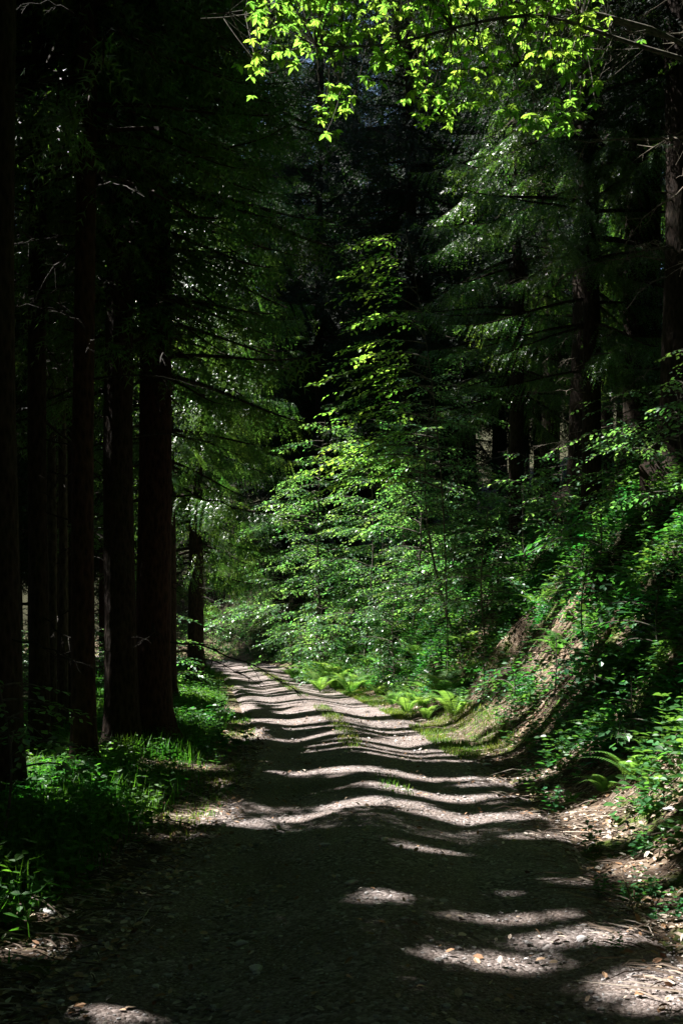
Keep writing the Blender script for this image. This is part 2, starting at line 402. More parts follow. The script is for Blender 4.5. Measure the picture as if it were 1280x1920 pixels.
def crown(z0, H, Lmax, lod, hang=1.0, per=5, step=.5, g=None, low=.75, only=None):
    g = g or rng
    nv = []; nf = []; wv = []; wf = []; no = 0; wo = 0
    z = z0
    pal = BR[lod, hang]
    while z < H-.4:
        u = (z-z0)/(H-z0)
        for k in range(per):
            azi = g.uniform(0, 2*np.pi)
            Lb = Lmax*((1-u)**(.75 if lod < 2 else .5))*(low+(1-low)*min(1, u*5))*g.uniform(.65, 1.12)+.25
            c = [b for b in pal if abs(b[0]-Lb) < .45] or [min(pal, key=lambda b: abs(b[0]-Lb))]
            L0, (tv, tf, v2, f2) = c[g.integers(len(c))]
            sc = Lb/L0; pitch = R(g.uniform(-14, 8)+30*u)
            cp, sp_ = math.cos(pitch), math.sin(pitch)
            zz = z+g.uniform(-.2, .2)
            if only is not None and not only(azi, zz): continue
            for V, F, dst_v, dst_f, off in ((tv, tf, nv, nf, no), (v2, f2, wv, wf, wo)):
                W = V*sc
                W = np.stack([W[:, 0]*cp-W[:, 2]*sp_, W[:, 1], W[:, 0]*sp_+W[:, 2]*cp], 1)
                W = rotz(W, azi); W[:, 2] += zz
                dst_v.append(W); dst_f.append(F+off)
            no += len(tv); wo += len(v2)
        z += step*(1-.35*u)*g.uniform(.8, 1.2)
    return np.concatenate(nv), np.concatenate(nf), np.concatenate(wv), np.concatenate(wf)
def carve(cr, loc, strength=1.0, keep=None):
    """Leave out of a crown the twigs that stand in the sun's way (bare gaps in the boughs)."""
    V, F, wv, wf = cr
    T = V[F]; C = T.mean(1)+np.asarray(loc)
    gx, gy = sun_ground(C)
    m = lit(gx, gy)
    for ox, oy in ((.12, .06), (-.12, -.06)):
        m |= lit(gx+ox, gy+oy)
    if strength < 1: m &= (rng.random(len(m)) < strength)
    if keep is not None: m &= ~keep(C, gx, gy)
    T = T[~m]
    wc = wv[wf].mean(1)+np.asarray(loc); gx, gy = sun_ground(wc); wm = ~lit(gx, gy)
    return T.reshape(-1, 3), np.arange(len(T)*3).reshape(-1, 3), wv, wf[wm] if wm.any() else wf
def trunk_mesh(H, dia, m, lean=(0, 0), g=None, name='trunk'):
    g = g or rng
    zs = np.concatenate([[-.5, -.15, 0, .1, .25, .5, .9, 1.5], np.linspace(2.4, H, 22)])
    u = np.clip(zs/H, 0, 1)
    r = dia/2*(1-u)**.75*1.0+.01
    r = r*(1+.55*np.exp(-np.maximum(zs, 0)/.22)+.12*np.exp(-np.maximum(zs, 0)/1.2))
    p1, p2 = g.uniform(0, 6.3, 2)
    px = lean[0]*zs+.05*np.sin(zs*.35+p1)*np.minimum(1, zs/4); py = lean[1]*zs+.05*np.sin(zs*.28+p2)*np.minimum(1, zs/4)
    V, F = tube(np.stack([px, py, zs], 1), r, 18)
    V = V.reshape(len(zs), 18, 3); th = np.linspace(0, 2*np.pi, 18, endpoint=False)
    fl = .35*np.exp(-np.maximum(zs, 0)/.25)[:, None]*np.maximum(0, np.sin(th*4+p1)+.4*np.sin(th*7+p2))[None]
    nz = .05*np.sin(th*3+p2)[None]*np.sin(zs*.9+p1)[:, None]
    ctr = np.stack([px, py, zs], 1)[:, None]
    V = ctr+(V-ctr)*(1+fl+nz)[..., None]
    return make_mesh(name, [(V.reshape(-1, 3), F, 0)], [m], True)
def dead_branch_mesh(L, g=None, twigs=7, droop=.2, r0=None):
    g = g or rng
    t = np.linspace(0, 1, 10); w1, w2 = g.normal(0, .07, 2)
    kx = g.normal(0, .012, (10, 3))*L; kx[0] = 0
    P = np.stack([L*t, L*w1*np.sin(3*t), L*(-droop*t*t+.1*w2*np.sin(5*t))], 1)+kx
    r0 = r0 or .007*L+.004
    parts = [tube(P, np.linspace(r0, .0025, 10), 5)]
    for k in range(twigs):
        q = g.uniform(.2, .95); i = int(q*9); p = P[i]
        l = L*(1-q*.6)*g.uniform(.12, .36); a = g.choice([-1, 1])*g.uniform(.4, 1.1); e = g.uniform(-.9, .5)
        d = np.array([math.cos(a), math.sin(a), e*.8]); s = np.linspace(0, 1, 6)[:, None]
        Q = p+d*l*s+np.array([0, 0, -.35*l])*s*s+g.normal(0, .02, (6, 3))*l*s
        parts.append(tube(Q, np.linspace(r0*.45, .0018, 6), 4))
        for _ in range(2):
            i2 = g.integers(2, 5); d2 = unit(d+g.normal(0, .6, 3)); l2 = l*g.uniform(.2, .45)
            parts.append(tube(Q[i2]+d2*l2*np.linspace(0, 1, 4)[:, None], np.linspace(r0*.25, .0015, 4), 3))
    v, f = merge(parts)
    return make_mesh('dead_branch', [(v, f, 0)], [M['twig']], True)
DEADM = [dead_branch_mesh(L, None, tw, dr) for L, tw, dr in ((1.0, 6, .15), (1.5, 9, .3), (2.1, 12, .35), (.5, 3, .1), (1.2, 8, .5), (1.8, 10, .05))]
M['twig_dark'] = bark_mat('shaded_twig_bark', (.014, .012, .01), (.04, .033, .026), .3, .1)  # dead twig bark darkened, the shade on the left put into its colour
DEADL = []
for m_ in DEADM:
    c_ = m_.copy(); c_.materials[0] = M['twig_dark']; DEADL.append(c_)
def add_dead(root, zlo, zhi, n, dia, face=None, g=None, big=1.0):
    g = g or rng
    for k in range(n):
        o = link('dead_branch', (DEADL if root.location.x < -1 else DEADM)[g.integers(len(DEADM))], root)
        az = g.uniform(0, 2*np.pi) if face is None else face+g.normal(0, .7)
        z = g.uniform(zlo, zhi); o.location = (math.cos(az)*dia*.40, math.sin(az)*dia*.40, z)
        s = g.uniform(.6, 1.1)*big
        o.rotation_euler = (g.uniform(-.6, .6), g.uniform(-.15, .4), az); o.scale = (s, s, s)
def spruce(x, y, dia, H, z0, Lmax, lod, label, group, bark='bark', hang=1.0, cv=None, per=5, step=.5, ndead=0, zd=(1.5, 6), needle='needle', keep=None, low=.75, lean=(0, 0), face=None, only=None, big=1.0):
    z = gz(x, y)
    root = thing('spruce_tree', (x, y, z), label, 'tree', group)
    link('trunk', trunk_mesh(H, dia, M[bark], lean), root)
    cr = crown(z0, H, Lmax, lod, hang, per, step, None, low, only)
    if cv is not None: cr = carve(cr, (x, y, z), cv, keep)
    link('crown', make_mesh('crown', [(cr[0], cr[1], 0), (cr[2], cr[3], 1)], [M[needle], M['bark']]), root)
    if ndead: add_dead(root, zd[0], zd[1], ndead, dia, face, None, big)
    return root

# ------------------------------------------------------------------ spruces beside the track, left
def base(px, Y):
    return (px-640)*Y/F0, Y
LG = 'spruce trunks standing left of the track'
near_left = [  # px, Y, dia, H, label, bark, dead
    (4, 9.1, .34, 30, 'thick dark spruce trunk nearest the viewer, cut by the photo edge', 'bark', 6),
    (75, 12.2, .23, 27, 'dark spruce trunk between the edge trunk and two thin pale ones', 'bark', 8),
    (97, 15.0, .12, 20, 'thinner pale grey spruce stem just behind the second dark trunk', 'bark_grey', 9),
    (117, 16.2, .14, 21, 'thin pale spruce stem closest to the slim reddish trunk', 'bark_grey', 9),
    (160, 10.9, .235, 28, 'slim reddish spruce trunk in front of the massive pair', 'bark_red', 7),
    (229, 13.2, .40, 31, 'massive dark spruce trunk, the left half of the touching pair', 'bark', 6),
    (286, 13.8, .47, 32, 'broadest reddish spruce trunk, nearest the gravel track', 'bark_red', 10),
    (133, 19.0, .2, 26, 'dark spruce trunk half hidden behind the slim reddish trunk', 'bark', 6),
]
for px, Y, dia, H, lab, bk, nd in near_left:
    TRUNKS.append((*base(px, Y), dia*.55+.09))
TRUNKS += [(*base(1272, 16.5), .42), (*base(1205, 19.5), .5), (*base(1092, 22.5), .45), (4.75, 19.0, .3), (-3.6, 20.5, .3), (-3.9, 26.5, .3), (-4.9, 33, .3), (*base(368, 40), .4)]
for px, Y, dia, H, lab, bk, nd in near_left:
    x, y = base(px, Y)
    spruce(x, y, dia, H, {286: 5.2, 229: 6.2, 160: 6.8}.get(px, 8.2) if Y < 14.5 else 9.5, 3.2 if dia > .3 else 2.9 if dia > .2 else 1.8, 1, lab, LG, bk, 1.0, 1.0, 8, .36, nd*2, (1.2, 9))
# live spruces whose boughs hang over the track (lit at their ends)
def keep_visible(C, gx, gy):
    q = gx-xc(np.clip(gy, -10, 60))
    vis = C[:, 2] < CAMZ+1.02*HOR*C[:, 1]/F0
    own = np.interp(C[:, 1], [20, 26, 33, 40], [-3.6, -3.9, -4.8, -5.5])
    return vis & (C[:, 0] > own) & ~((q > -1.3) & (q < 1.6) & (np.abs(vnoise(C[:, 0]*1.5, C[:, 1]*1.5)-.5) < .17)) & (vnoise(gx*1.1, gy*1.1+77) > .42)
SG_ = 'spruces with boughs hanging over the track'
spruce(-3.6, 20.5, .36, 31, 4.6, 3.5, 0, 'spruce with curtains of drooping boughs right behind the massive trunk pair', SG_, 'bark', 1.0, 1.0, 7, .5, 9, (1.5, 5), keep=keep_visible, face=-.3)
spruce(-3.9, 26.5, .4, 31, 3.8, 3.7, 0, 'tall spruce with sunlit hanging boughs midway along the verge', SG_, 'bark', 1.0, .9, 6, .55, 9, (1.5, 4), keep=keep_visible, face=-.3)
spruce(-4.9, 33, .36, 30, 3.4, 3.7, 0, 'spruce with low drooping boughs over the far verge', SG_, 'bark', 1.0, .9, 6, .5, 5, (1.2, 4), keep=keep_visible)
x, y = base(368, 40)
spruce(x, y, .56, 33, 4.2, 3.2, 1, 'lone dark spruce trunk standing where the track bends away', SG_, 'bark', 1.0, .9, 5, .5, 5, (1.5, 4), keep=keep_visible)
# the stand behind them, whose crowns shade the track
g2 = np.random.default_rng(5)
taken = [base(p[0], p[1]) for p in near_left]+[(-3.6, 20.5), (-3.9, 26.5), (-4.9, 33), (x, y)]
cand = []
for row, xoff in enumerate((-5.6, -8.2, -11.2, -14.6, -18.5)):
    for Y in np.arange(-3+row*.7, 58, 3.1 if row < 3 else 4.2):
        yy = Y+g2.uniform(-.8, .8); xx = xoff+g2.uniform(-.7, .7)+min(0, xc(min(yy, 50)) if yy > 18 else 0)
        if all((xx-a)**2+(yy-b)**2 > 2.0**2 for a, b in taken) and road_d(xx, yy)[0][0] < -2.6:
            taken.append((xx, yy)); cand.append((xx, yy))
for xx, yy in cand:
    inframe = xx > -.36*yy and yy > 6
    H = g2.uniform(29, 34)+(13 if yy > 38 else 5 if yy > 30 else 0)  # rear rows made taller to shade the spruces beyond the bend
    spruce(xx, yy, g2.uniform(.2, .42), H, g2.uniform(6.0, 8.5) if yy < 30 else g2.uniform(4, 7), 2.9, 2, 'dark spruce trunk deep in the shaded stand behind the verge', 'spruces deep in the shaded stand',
           ['bark', 'bark_red', 'bark_grey'][g2.integers(3)], 1.0, 1.0, 6, .42, 5 if inframe and yy < 32 else 0, (1.5, 8), 'needle_shade')

# ------------------------------------------------------------------ right bank spruces
RG = 'spruces rooted on the bank'
spruce(4.75, 19.0, .34, 28, 3.2, 3.6, 0, 'spruce with sunlit drooping boughs, nearest the track on the bank', RG, 'bark', 1.0, None, 6, .6, 6, (1.0, 3.6))
spruce(4.4, 25.0, .34, 29, 3.6, 3.5, 0, 'spruce with hanging boughs behind the one nearest the track', RG, 'bark', 1.0, None, 5, .6, 4, (1.5, 4))
rt = [(1092, 22.5, .62, 'stoutest dark spruce trunk high on the bank beside a gap of light'), (1205, 19.5, .75, 'very broad dark spruce trunk behind the bare twigs'), (1272, 16.5, .6, 'dark spruce trunk on the bank cut by the photo edge'),
      (1030, 27, .5, 'dark spruce trunk left of the gap of light on the bank'), (1138, 27, .34, 'slimmer spruce trunk between the two stout ones on the bank'), (965, 30, .42, 'spruce trunk behind the leafy beech sapling on the bank')]
for px, Y, dia, lab in rt:
    x, y = base(px, Y)
    spruce(x, y, dia, 30, 6.5, 3.0, 1, lab, RG, 'bark', 1.0, None, 5, .55, 12, (1.2, 7.5), 'needle_shade', face=R(215), big=1.25)
    taken.append((x, y))
spruce(5.6, 12.5, .4, 29, 8.0, 2.6, 1, 'spruce at the edge of view whose bare pale twigs cross the dark', RG, 'bark', 1.0, None, 5, .55, 16, (3.0, 8.5), 'needle_shade', face=R(190), big=1.5)

spruce(2.3, 33.5, .46, 35, 6.5, 4.0, 1, 'spruce with long dark boughs rising behind the full beech', 'spruces with boughs hanging over the track', 'bark', 1.0, None, 7, .5, 3, (2, 6), 'needle_shade'); taken.append((2.3, 33.5))
spruce(-.9, 41.5, .46, 36, 7.0, 4.0, 1, 'spruce with drooping boughs rising behind the tallest layered beech', 'spruces with boughs hanging over the track', 'bark', 1.0, None, 7, .5, 0, (2, 6), 'needle_shade'); taken.append((-.9, 41.5))
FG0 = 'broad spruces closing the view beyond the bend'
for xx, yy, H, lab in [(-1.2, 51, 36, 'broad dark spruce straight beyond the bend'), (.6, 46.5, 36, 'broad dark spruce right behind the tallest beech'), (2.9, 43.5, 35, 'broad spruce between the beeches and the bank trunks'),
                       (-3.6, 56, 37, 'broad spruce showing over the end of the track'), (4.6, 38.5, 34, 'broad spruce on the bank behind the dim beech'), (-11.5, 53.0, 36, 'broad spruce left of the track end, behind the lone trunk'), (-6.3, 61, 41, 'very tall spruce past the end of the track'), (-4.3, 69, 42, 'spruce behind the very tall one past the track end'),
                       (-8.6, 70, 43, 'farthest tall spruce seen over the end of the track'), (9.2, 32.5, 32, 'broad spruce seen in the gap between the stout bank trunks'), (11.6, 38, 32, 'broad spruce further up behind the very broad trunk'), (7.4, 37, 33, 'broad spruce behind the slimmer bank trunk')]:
    spruce(xx, yy, .5, H, 3.0 if yy < 58 else 8, 4.6, 1 if yy < 58 else 2, lab, FG0, 'bark', 1.0, None, 7, .5, 0, (1, 2), 'needle_shade'); taken.append((xx, yy))

# ------------------------------------------------------------------ the forest on the hill behind: copies of a few trees
protoc = []
for k in range(4):
    cr = crown([3, 5, 4, 6][k], [27, 30, 24, 31][k], [3.2, 3.0, 3.1, 2.9][k], 2 if k > 1 else 1, 1.0, 6, .5)
    protoc.append((trunk_mesh([27, 30, 24, 31][k], [.42, .5, .36, .46][k], M['bark']), make_mesh('crown', [(cr[0], cr[1], 0), (cr[2], cr[3], 1)], [M['needle_shade'], M['bark']])))
def far_tree(x, y, k, s, label, group):
    root = thing('spruce_tree', (x, y, gz(x, y)-.1), label, 'tree', group, g2.uniform(0, 6.28)); root.scale = (s, s, s)
    link('trunk', protoc[k][0], root); link('crown', protoc[k][1], root)
n = 0
for it in range(9000):
    Y = 24+90*g2.random()**(.8 if it > 700 else 1)
    if it < 700: Y = 50+16*g2.random(); xx = g2.uniform(-.55, .62)*Y if it > 700 else g2.uniform(-24, 10)
    d = road_d(xx, Y)[0][0]
    if -3.0 < d < (5.0 if Y < 48 else 3.2) or (d < 0 and Y < 56 and xx > -20): continue
    if d > 0 and Y < 26: continue
    if any((xx-a)**2+(Y-b)**2 < (2.2+.02*Y)**2 for a, b in taken): continue
    taken.append((xx, Y)); n += 1
    far_tree(xx, Y, int(g2.integers(2)) if Y < 50 else int(g2.integers(4)), g2.uniform(.9, 1.25), 'tall shaded spruce far back on the wooded hillside', 'spruces on the hillside behind')
    if n >= 150: break

# the same forest goes on unseen around the viewer, added to block sky light
for it in range(3600):
    Y = g2.uniform(-36, 62); xx = g2.uniform(-46, 40); d = road_d(xx, Y)[0][0]
    if -3 < d < (5.2 if Y > 3 else 3.0): continue
    if d < 0 and Y > -4 and xx > -21: continue
    if d > 0 and Y > 3 and xx < .36*Y+3.0: continue
    if d > 0 and Y > 26 and xx < .6*Y: continue
    if any((xx-a)**2+(Y-b)**2 < (4.2 if xx > -21 else 5.6)**2 for a, b in taken): continue
    taken.append((xx, Y))
    far_tree(xx, Y, int(g2.integers(2, 4)), g2.uniform(.9, 1.15), 'spruce of the same forest, added outside the view to block sky light', 'unseen spruces added around the viewer')

# ------------------------------------------------------------------ broadleaf growth
RHOMB = (np.array([(0, 0, 0), (.30, .34, .06), (.26, .66, .05), (0, 1, -.06), (-.26, .66, .05), (-.30, .34, .06)], float),
         np.array([(0, 1, 2), (0, 2, 3), (0, 3, 4), (0, 4, 5)]))
DIAM = (np.array([(0, 0, 0), (.34, .48, .07), (0, 1, -.05), (-.34, .48, .07)], float), np.array([(0, 1, 2), (0, 2, 3)]))
SLIM = (RHOMB[0]*np.array([.72, 1, 1]), RHOMB[1])
def leaves(tpl, P, D, Nn, s):
    """Copies of a leaf template: base P, direction D, upper side Nn, length s."""
    tv, tf = tpl
    D = unit(D); X = unit(np.cross(D, Nn)); Z = np.cross(X, D)
    s = np.broadcast_to(np.asarray(s, float), (len(P),))
    V = P[:, None]+s[:, None, None]*(tv[None, :, 0:1]*X[:, None]+tv[None, :, 1:2]*D[:, None]+tv[None, :, 2:3]*Z[:, None])
    F = tf[None]+(np.arange(len(P))*len(tv))[:, None, None]
    return V.reshape(-1, 3), F.reshape(-1, 3)
def spray(P, az, el, L, leaf, step, g, curl=.25):
    """A flat beech twig: returns leaf base, direction, normal and the twig's axis."""
    n = max(int(L/step), 3); t = (np.arange(n)+.6)/n
    d0 = np.array([math.cos(az)*math.cos(el), math.sin(az)*math.cos(el), math.sin(el)])
    ax = P+d0*L*t[:, None]; ax[:, 2] -= curl*L*t*t
    sd = np.where(np.arange(n) % 2 == 0, 1., -1.)
    a = az+sd*g.uniform(.5, 1.05, n); a[-1] = az
    e = el-curl*t*1.2+g.normal(-.14, .18, n)
    D = np.stack([np.cos(a)*np.cos(e), np.sin(a)*np.cos(e), np.sin(e)], 1)
    Nn = unit(np.array([0, 0, 1.])+g.normal(0, .28, (n, 3)))
    return ax, D, Nn, leaf*g.uniform(.5, 1.25, n)*(1-.25*np.abs(t-.5))
def beech(name, x, y, h, rad, nl, label, cat, group, leaf=.065, lean=(0, 0), zlo=.12, m='beech', tpl=DIAM, g=None, sub=.2, sdia=None, step=.042, azr=None):
    g = g or rng
    z = gz(x, y); root = thing(name, (x, y, z), label, cat, group)
    t = np.linspace(0, 1, 12); b1 = g.normal(0, .05*h)
    st = np.stack([lean[0]*h*t+b1*np.sin(3*t), lean[1]*h*t+.04*h*np.sin(4*t+1), h*.95*t], 1); st[0, 2] = -.15
    sd = sdia or .005*h+.006
    wood = [tube(st, np.linspace(sd, .006, 12), 8)]
    A = []; B = []; C = []; D = []
    for k in range(nl):
        u = zlo+(1-zlo)*((k+g.uniform(0, 1))/nl); i = u*11; i0 = min(int(i), 10)
        p0 = st[i0]*(1-(i-i0))+st[i0+1]*(i-i0)
        az = g.uniform(0, 6.283) if azr is None else g.uniform(*azr)
        L = rad*(np.sin(np.pi*(.18+.74*u))**.8)*g.uniform(.6, 1.15)+.15
        el0 = g.uniform(.1, .7); s = np.linspace(0, 1, 9)[:, None]
        dh = np.array([math.cos(az), math.sin(az), 0])
        bw = g.normal(0, .12)
        P = p0+dh*L*s*math.cos(el0*.5)+np.array([-dh[1], dh[0], 0])*L*bw*np.sin(3*s)+np.array([0, 0, 1])*L*(math.sin(el0)*s-(.35+.35*math.sin(el0))*s*s)
        wood.append(tube(P, np.linspace(.005+.006*L, .002, 9), 4))
        ns = max(int(L/.10), 3)
        for j in range(ns):
            q = .18+.82*(j+.5)/ns; kk = q*8; k0_ = min(int(kk), 7)
            pp = P[k0_]*(1-(kk-k0_))+P[k0_+1]*(kk-k0_)
            sg = 1 if j % 2 else -1
            a2 = az+sg*g.uniform(.4, 1.1) if j < ns-1 else az
            Ls = (sub+.22*L)*(1-.45*q)*g.uniform(.7, 1.2)
            r_ = spray(pp, a2, g.uniform(-.25, .15), Ls, leaf, step*leaf/.065, g)
            A.append(r_[0]); B.append(r_[1]); C.append(r_[2]); D.append(r_[3])
            wood.append((np.stack([pp+np.array([0, 0, .002]), pp-np.array([0, 0, .002]), r_[0][-1]]), np.array([[0, 1, 2, 2]])))
    lv, lf = leaves(tpl, np.concatenate(A), np.concatenate(B), np.concatenate(C), np.concatenate(D))
    wv, wf = merge(wood)
    link('stem', make_mesh('stem', [(wv, wf, 0)], [M['stem']], True), root)
    link('foliage', make_mesh('foliage', [(lv, lf, 0)], [M[m]]), root)
    return root
BG = 'young beeches at the foot of the bank'
beech('beech_tree', -1.85, 38, 7.0, 3.0, 54, 'bright leafy beech arching over the far end of the track', 'tree', BG, .135, zlo=.05)
beech('beech_tree', -.5, 34, 9.2, 2.9, 64, 'tallest layered beech rising above the ferns beside the bend', 'tree', BG, .135, zlo=.05)
beech('beech_tree', .65, 30, 8.0, 2.3, 56, 'full beech with sunlit tiers, next nearer after the tallest one', 'tree', BG, .125, zlo=.05)
beech('beech_tree', 1.9, 27.0, 6.5, 2.1, 48, 'leafy beech in half shade climbing the bank above the ferns', 'tree', BG, .115, zlo=.05)
beech('beech_tree', 2.6, 22.5, 6.2, 1.7, 55, 'slim beech with pale flat tiers in front of the dark spruce boughs', 'tree', BG, .095, lean=(-.08, 0))
beech('beech_tree', 3.4, 28.5, 6.5, 2.2, 44, 'shaded beech higher on the bank behind the half shaded one', 'tree', BG, .125, zlo=.05)
beech('beech_tree', 1.6, 36.5, 8.5, 2.5, 54, 'dim beech behind the tallest layered one', 'tree', BG, .135, zlo=.05)
beech('beech_sapling', -.55, 29.3, 2.6, 1.2, 40, 'low leafy beech bush just above the sunlit fern clump', 'sapling', BG, .115, zlo=.05)
beech('beech_sapling', 1.35, 24.3, 2.6, 1.3, 34, 'dark leafy beech bush on the lower bank behind the dim fern', 'sapling', BG, .09, zlo=.05)
beech('beech_sapling', 2.75, 18.6, 3.0, 1.2, 24, 'airy beech sapling with scattered bright leaves above bare dark soil', 'sapling', BG, .085, zlo=.3)
beech('beech_tree', 2.2, 20.2, 9.6, 2.4, 26, 'thin leaning beech with a few bright yellow-green sprays', 'tree', BG, .12, lean=(-.10, .02), zlo=.42, m='chestnut', azr=(2.4, 3.9), sdia=.022)
SGp = 'saplings on the bank at the edge of view'
g4 = np.random.default_rng(8)
HS = 'undergrowth bushes on the shaded hillside'
for k, (px, Y) in enumerate([(800, 31), (870, 27), (905, 33), (955, 24.5), (1010, 25.5), (1060, 20.5), (1130, 24), (1150, 18.5), (1215, 17), (1255, 21), (985, 21), (930, 20.8), (1090, 30), (1170, 30), (840, 36), (760, 37)]):
    beech('bush', (px-640)*Y/F0, Y, g4.uniform(1.3, 2.6), g4.uniform(.8, 1.4), 24, 'low leafy bush on the dark slope between the spruce trunks', 'bush', HS, .10, zlo=.05)
beech('beech_sapling', 4.35, 12.2, 2.9, 1.5, 17, 'beech sapling with pale horizontal tiers at the upper edge of the bank', 'sapling', SGp, .085, zlo=.3)
beech('beech_sapling', 3.9, 10.3, 1.5, .9, 12, 'low beech sapling beside the bleached fallen branches', 'sapling', SGp, .075, zlo=.3)
beech('beech_sapling', 3.35, 13.6, 1.3, .8, 11, 'small sapling with large bright leaves on the bare bank', 'sapling', SGp, .12, zlo=.4, m='herb', tpl=RHOMB)
beech('beech_sapling', 3.9, 15.3, 1.5, .9, 12, 'leafy sapling leaning out above the eroded earth', 'sapling', SGp, .11, zlo=.4, m='herb', tpl=RHOMB)
beech('beech_sapling', 5.2, 14.6, 2.2, 1.1, 14, 'half shaded sapling behind the pale tiered one', 'sapling', SGp, .08, zlo=.3)
beech('beech_sapling', -2.42, 7.0, 1.35, .55, 11, 'small beech sapling with blue-pale leaves before the edge trunk', 'sapling', 'saplings under the spruce trunks', .07, zlo=.45)
beech('beech_sapling', -6.3, 22, 2.2, 1.0, 15, 'sapling in a patch of light far behind the thin stems', 'sapling', 'saplings under the spruce trunks', .08, zlo=.2)
beech('beech_sapling', -8.6, 30, 3.0, 1.3, 18, 'light catching sapling deep between the shaded trunks', 'sapling', 'saplings under the spruce trunks', .08, zlo=.1)
beech('beech_sapling', -6.6, 37, 2.6, 1.3, 20, 'bush of pale leaves just left of the lone trunk', 'bush', 'bushes around the bend', .09, zlo=.05)
beech('beech_sapling', -6.9, 47, 2.8, 1.6, 22, 'dim bush right of the lone trunk beyond the track', 'bush', 'bushes around the bend', .1, zlo=.05)
beech('beech_sapling', -4.2, 52, 3.4, 1.9, 24, 'dim leafy bush closing the view at the track end', 'bush', 'bushes around the bend', .11, zlo=.05)
beech('beech_sapling', -9.5, 50, 3.2, 1.7, 22, 'dim bush behind the lone trunk', 'bush', 'bushes around the bend', .1, zlo=.05)

for k, (px, Y) in enumerate([(20, 26), (48, 34), (60, 24), (100, 40), (128, 30), (150, 45), (185, 36), (200, 50), (330, 34), (345, 46), (420, 58), (470, 57), (505, 60), (30, 44), (110, 52), (320, 24), (400, 53), (540, 58), (450, 62)]):
    beech('bush', (px-640)*Y/F0, Y, g4.uniform(1.5, 3.2), g4.uniform(1.0, 1.7), 26, 'low leafy bush far behind the trunks of the shaded stand', 'bush', 'undergrowth bushes behind the shaded stand', .11, zlo=.04)

# unseen mature beeches added so their crowns keep sky light off the track
def shade_canopy_proto():
    g = np.random.default_rng(77); parts = []; n = 9000
    r = unit(g.normal(size=(n, 3)))*(g.random((n, 1))**.45)*np.array([5.6, 5.6, 3.6])
    keep = fbm(r[:, 0]*.5+r[:, 2]*.3+20, r[:, 1]*.5+30, 2) > .36
    r = r[keep]; n = len(r); a = g.uniform(0, 6.283, n); e = g.normal(-.15, .3, n)
    D = np.stack([np.cos(a)*np.cos(e), np.sin(a)*np.cos(e), np.sin(e)], 1)
    v, f = leaves(RHOMB, r+np.array([-2.6, 0, 19]), D, unit(np.array([0, 0, 1.])+g.normal(0, .35, (n, 3))), g.uniform(.22, .38, n))
    w = []
    for k in range(12):
        t = np.linspace(0, 1, 8)[:, None]; q = unit(g.normal(size=3))*np.array([4.6, 4.6, 2.6]); z0 = g.uniform(11, 16)
        w.append(tube(np.array([0, 0, z0])+(q+np.array([-2.6, 0, 19-z0]))*t+np.array([0, 0, .8])*np.sin(t*3.1), np.linspace(.09, .02, 8), 5))
    wv, wf = merge(w)
    return trunk_mesh(19, .5, M['stem']), make_mesh('limb', [(wv, wf, 0)], [M['stem']], True), make_mesh('foliage', [(v, f, 0)], [M['beech']])
CAN = shade_canopy_proto()
for x, y in [(4.6, 1.5), (6.0, 6.2), (6.0, 11.4), (7.2, 16.5), (9.4, 21.5), (10.6, 11.0), (3.6, -5.5), (7.6, 1.5), (2.4, -11), (10.5, 5.5), (-3.2, -11), (-7.5, -6.5), (8.5, -9), (1.0, -17), (12, 16.5), (-4.5, -19), (11, -2)]:
    root = thing('beech_tree', (x, y, gz(x, y)), 'unseen mature beech added to keep sky light off the track', 'tree', 'unseen beeches added to close the canopy', g2.uniform(-.5, .5))
    link('trunk', CAN[0], root); link('limb', CAN[1], root); link('foliage', CAN[2], root)

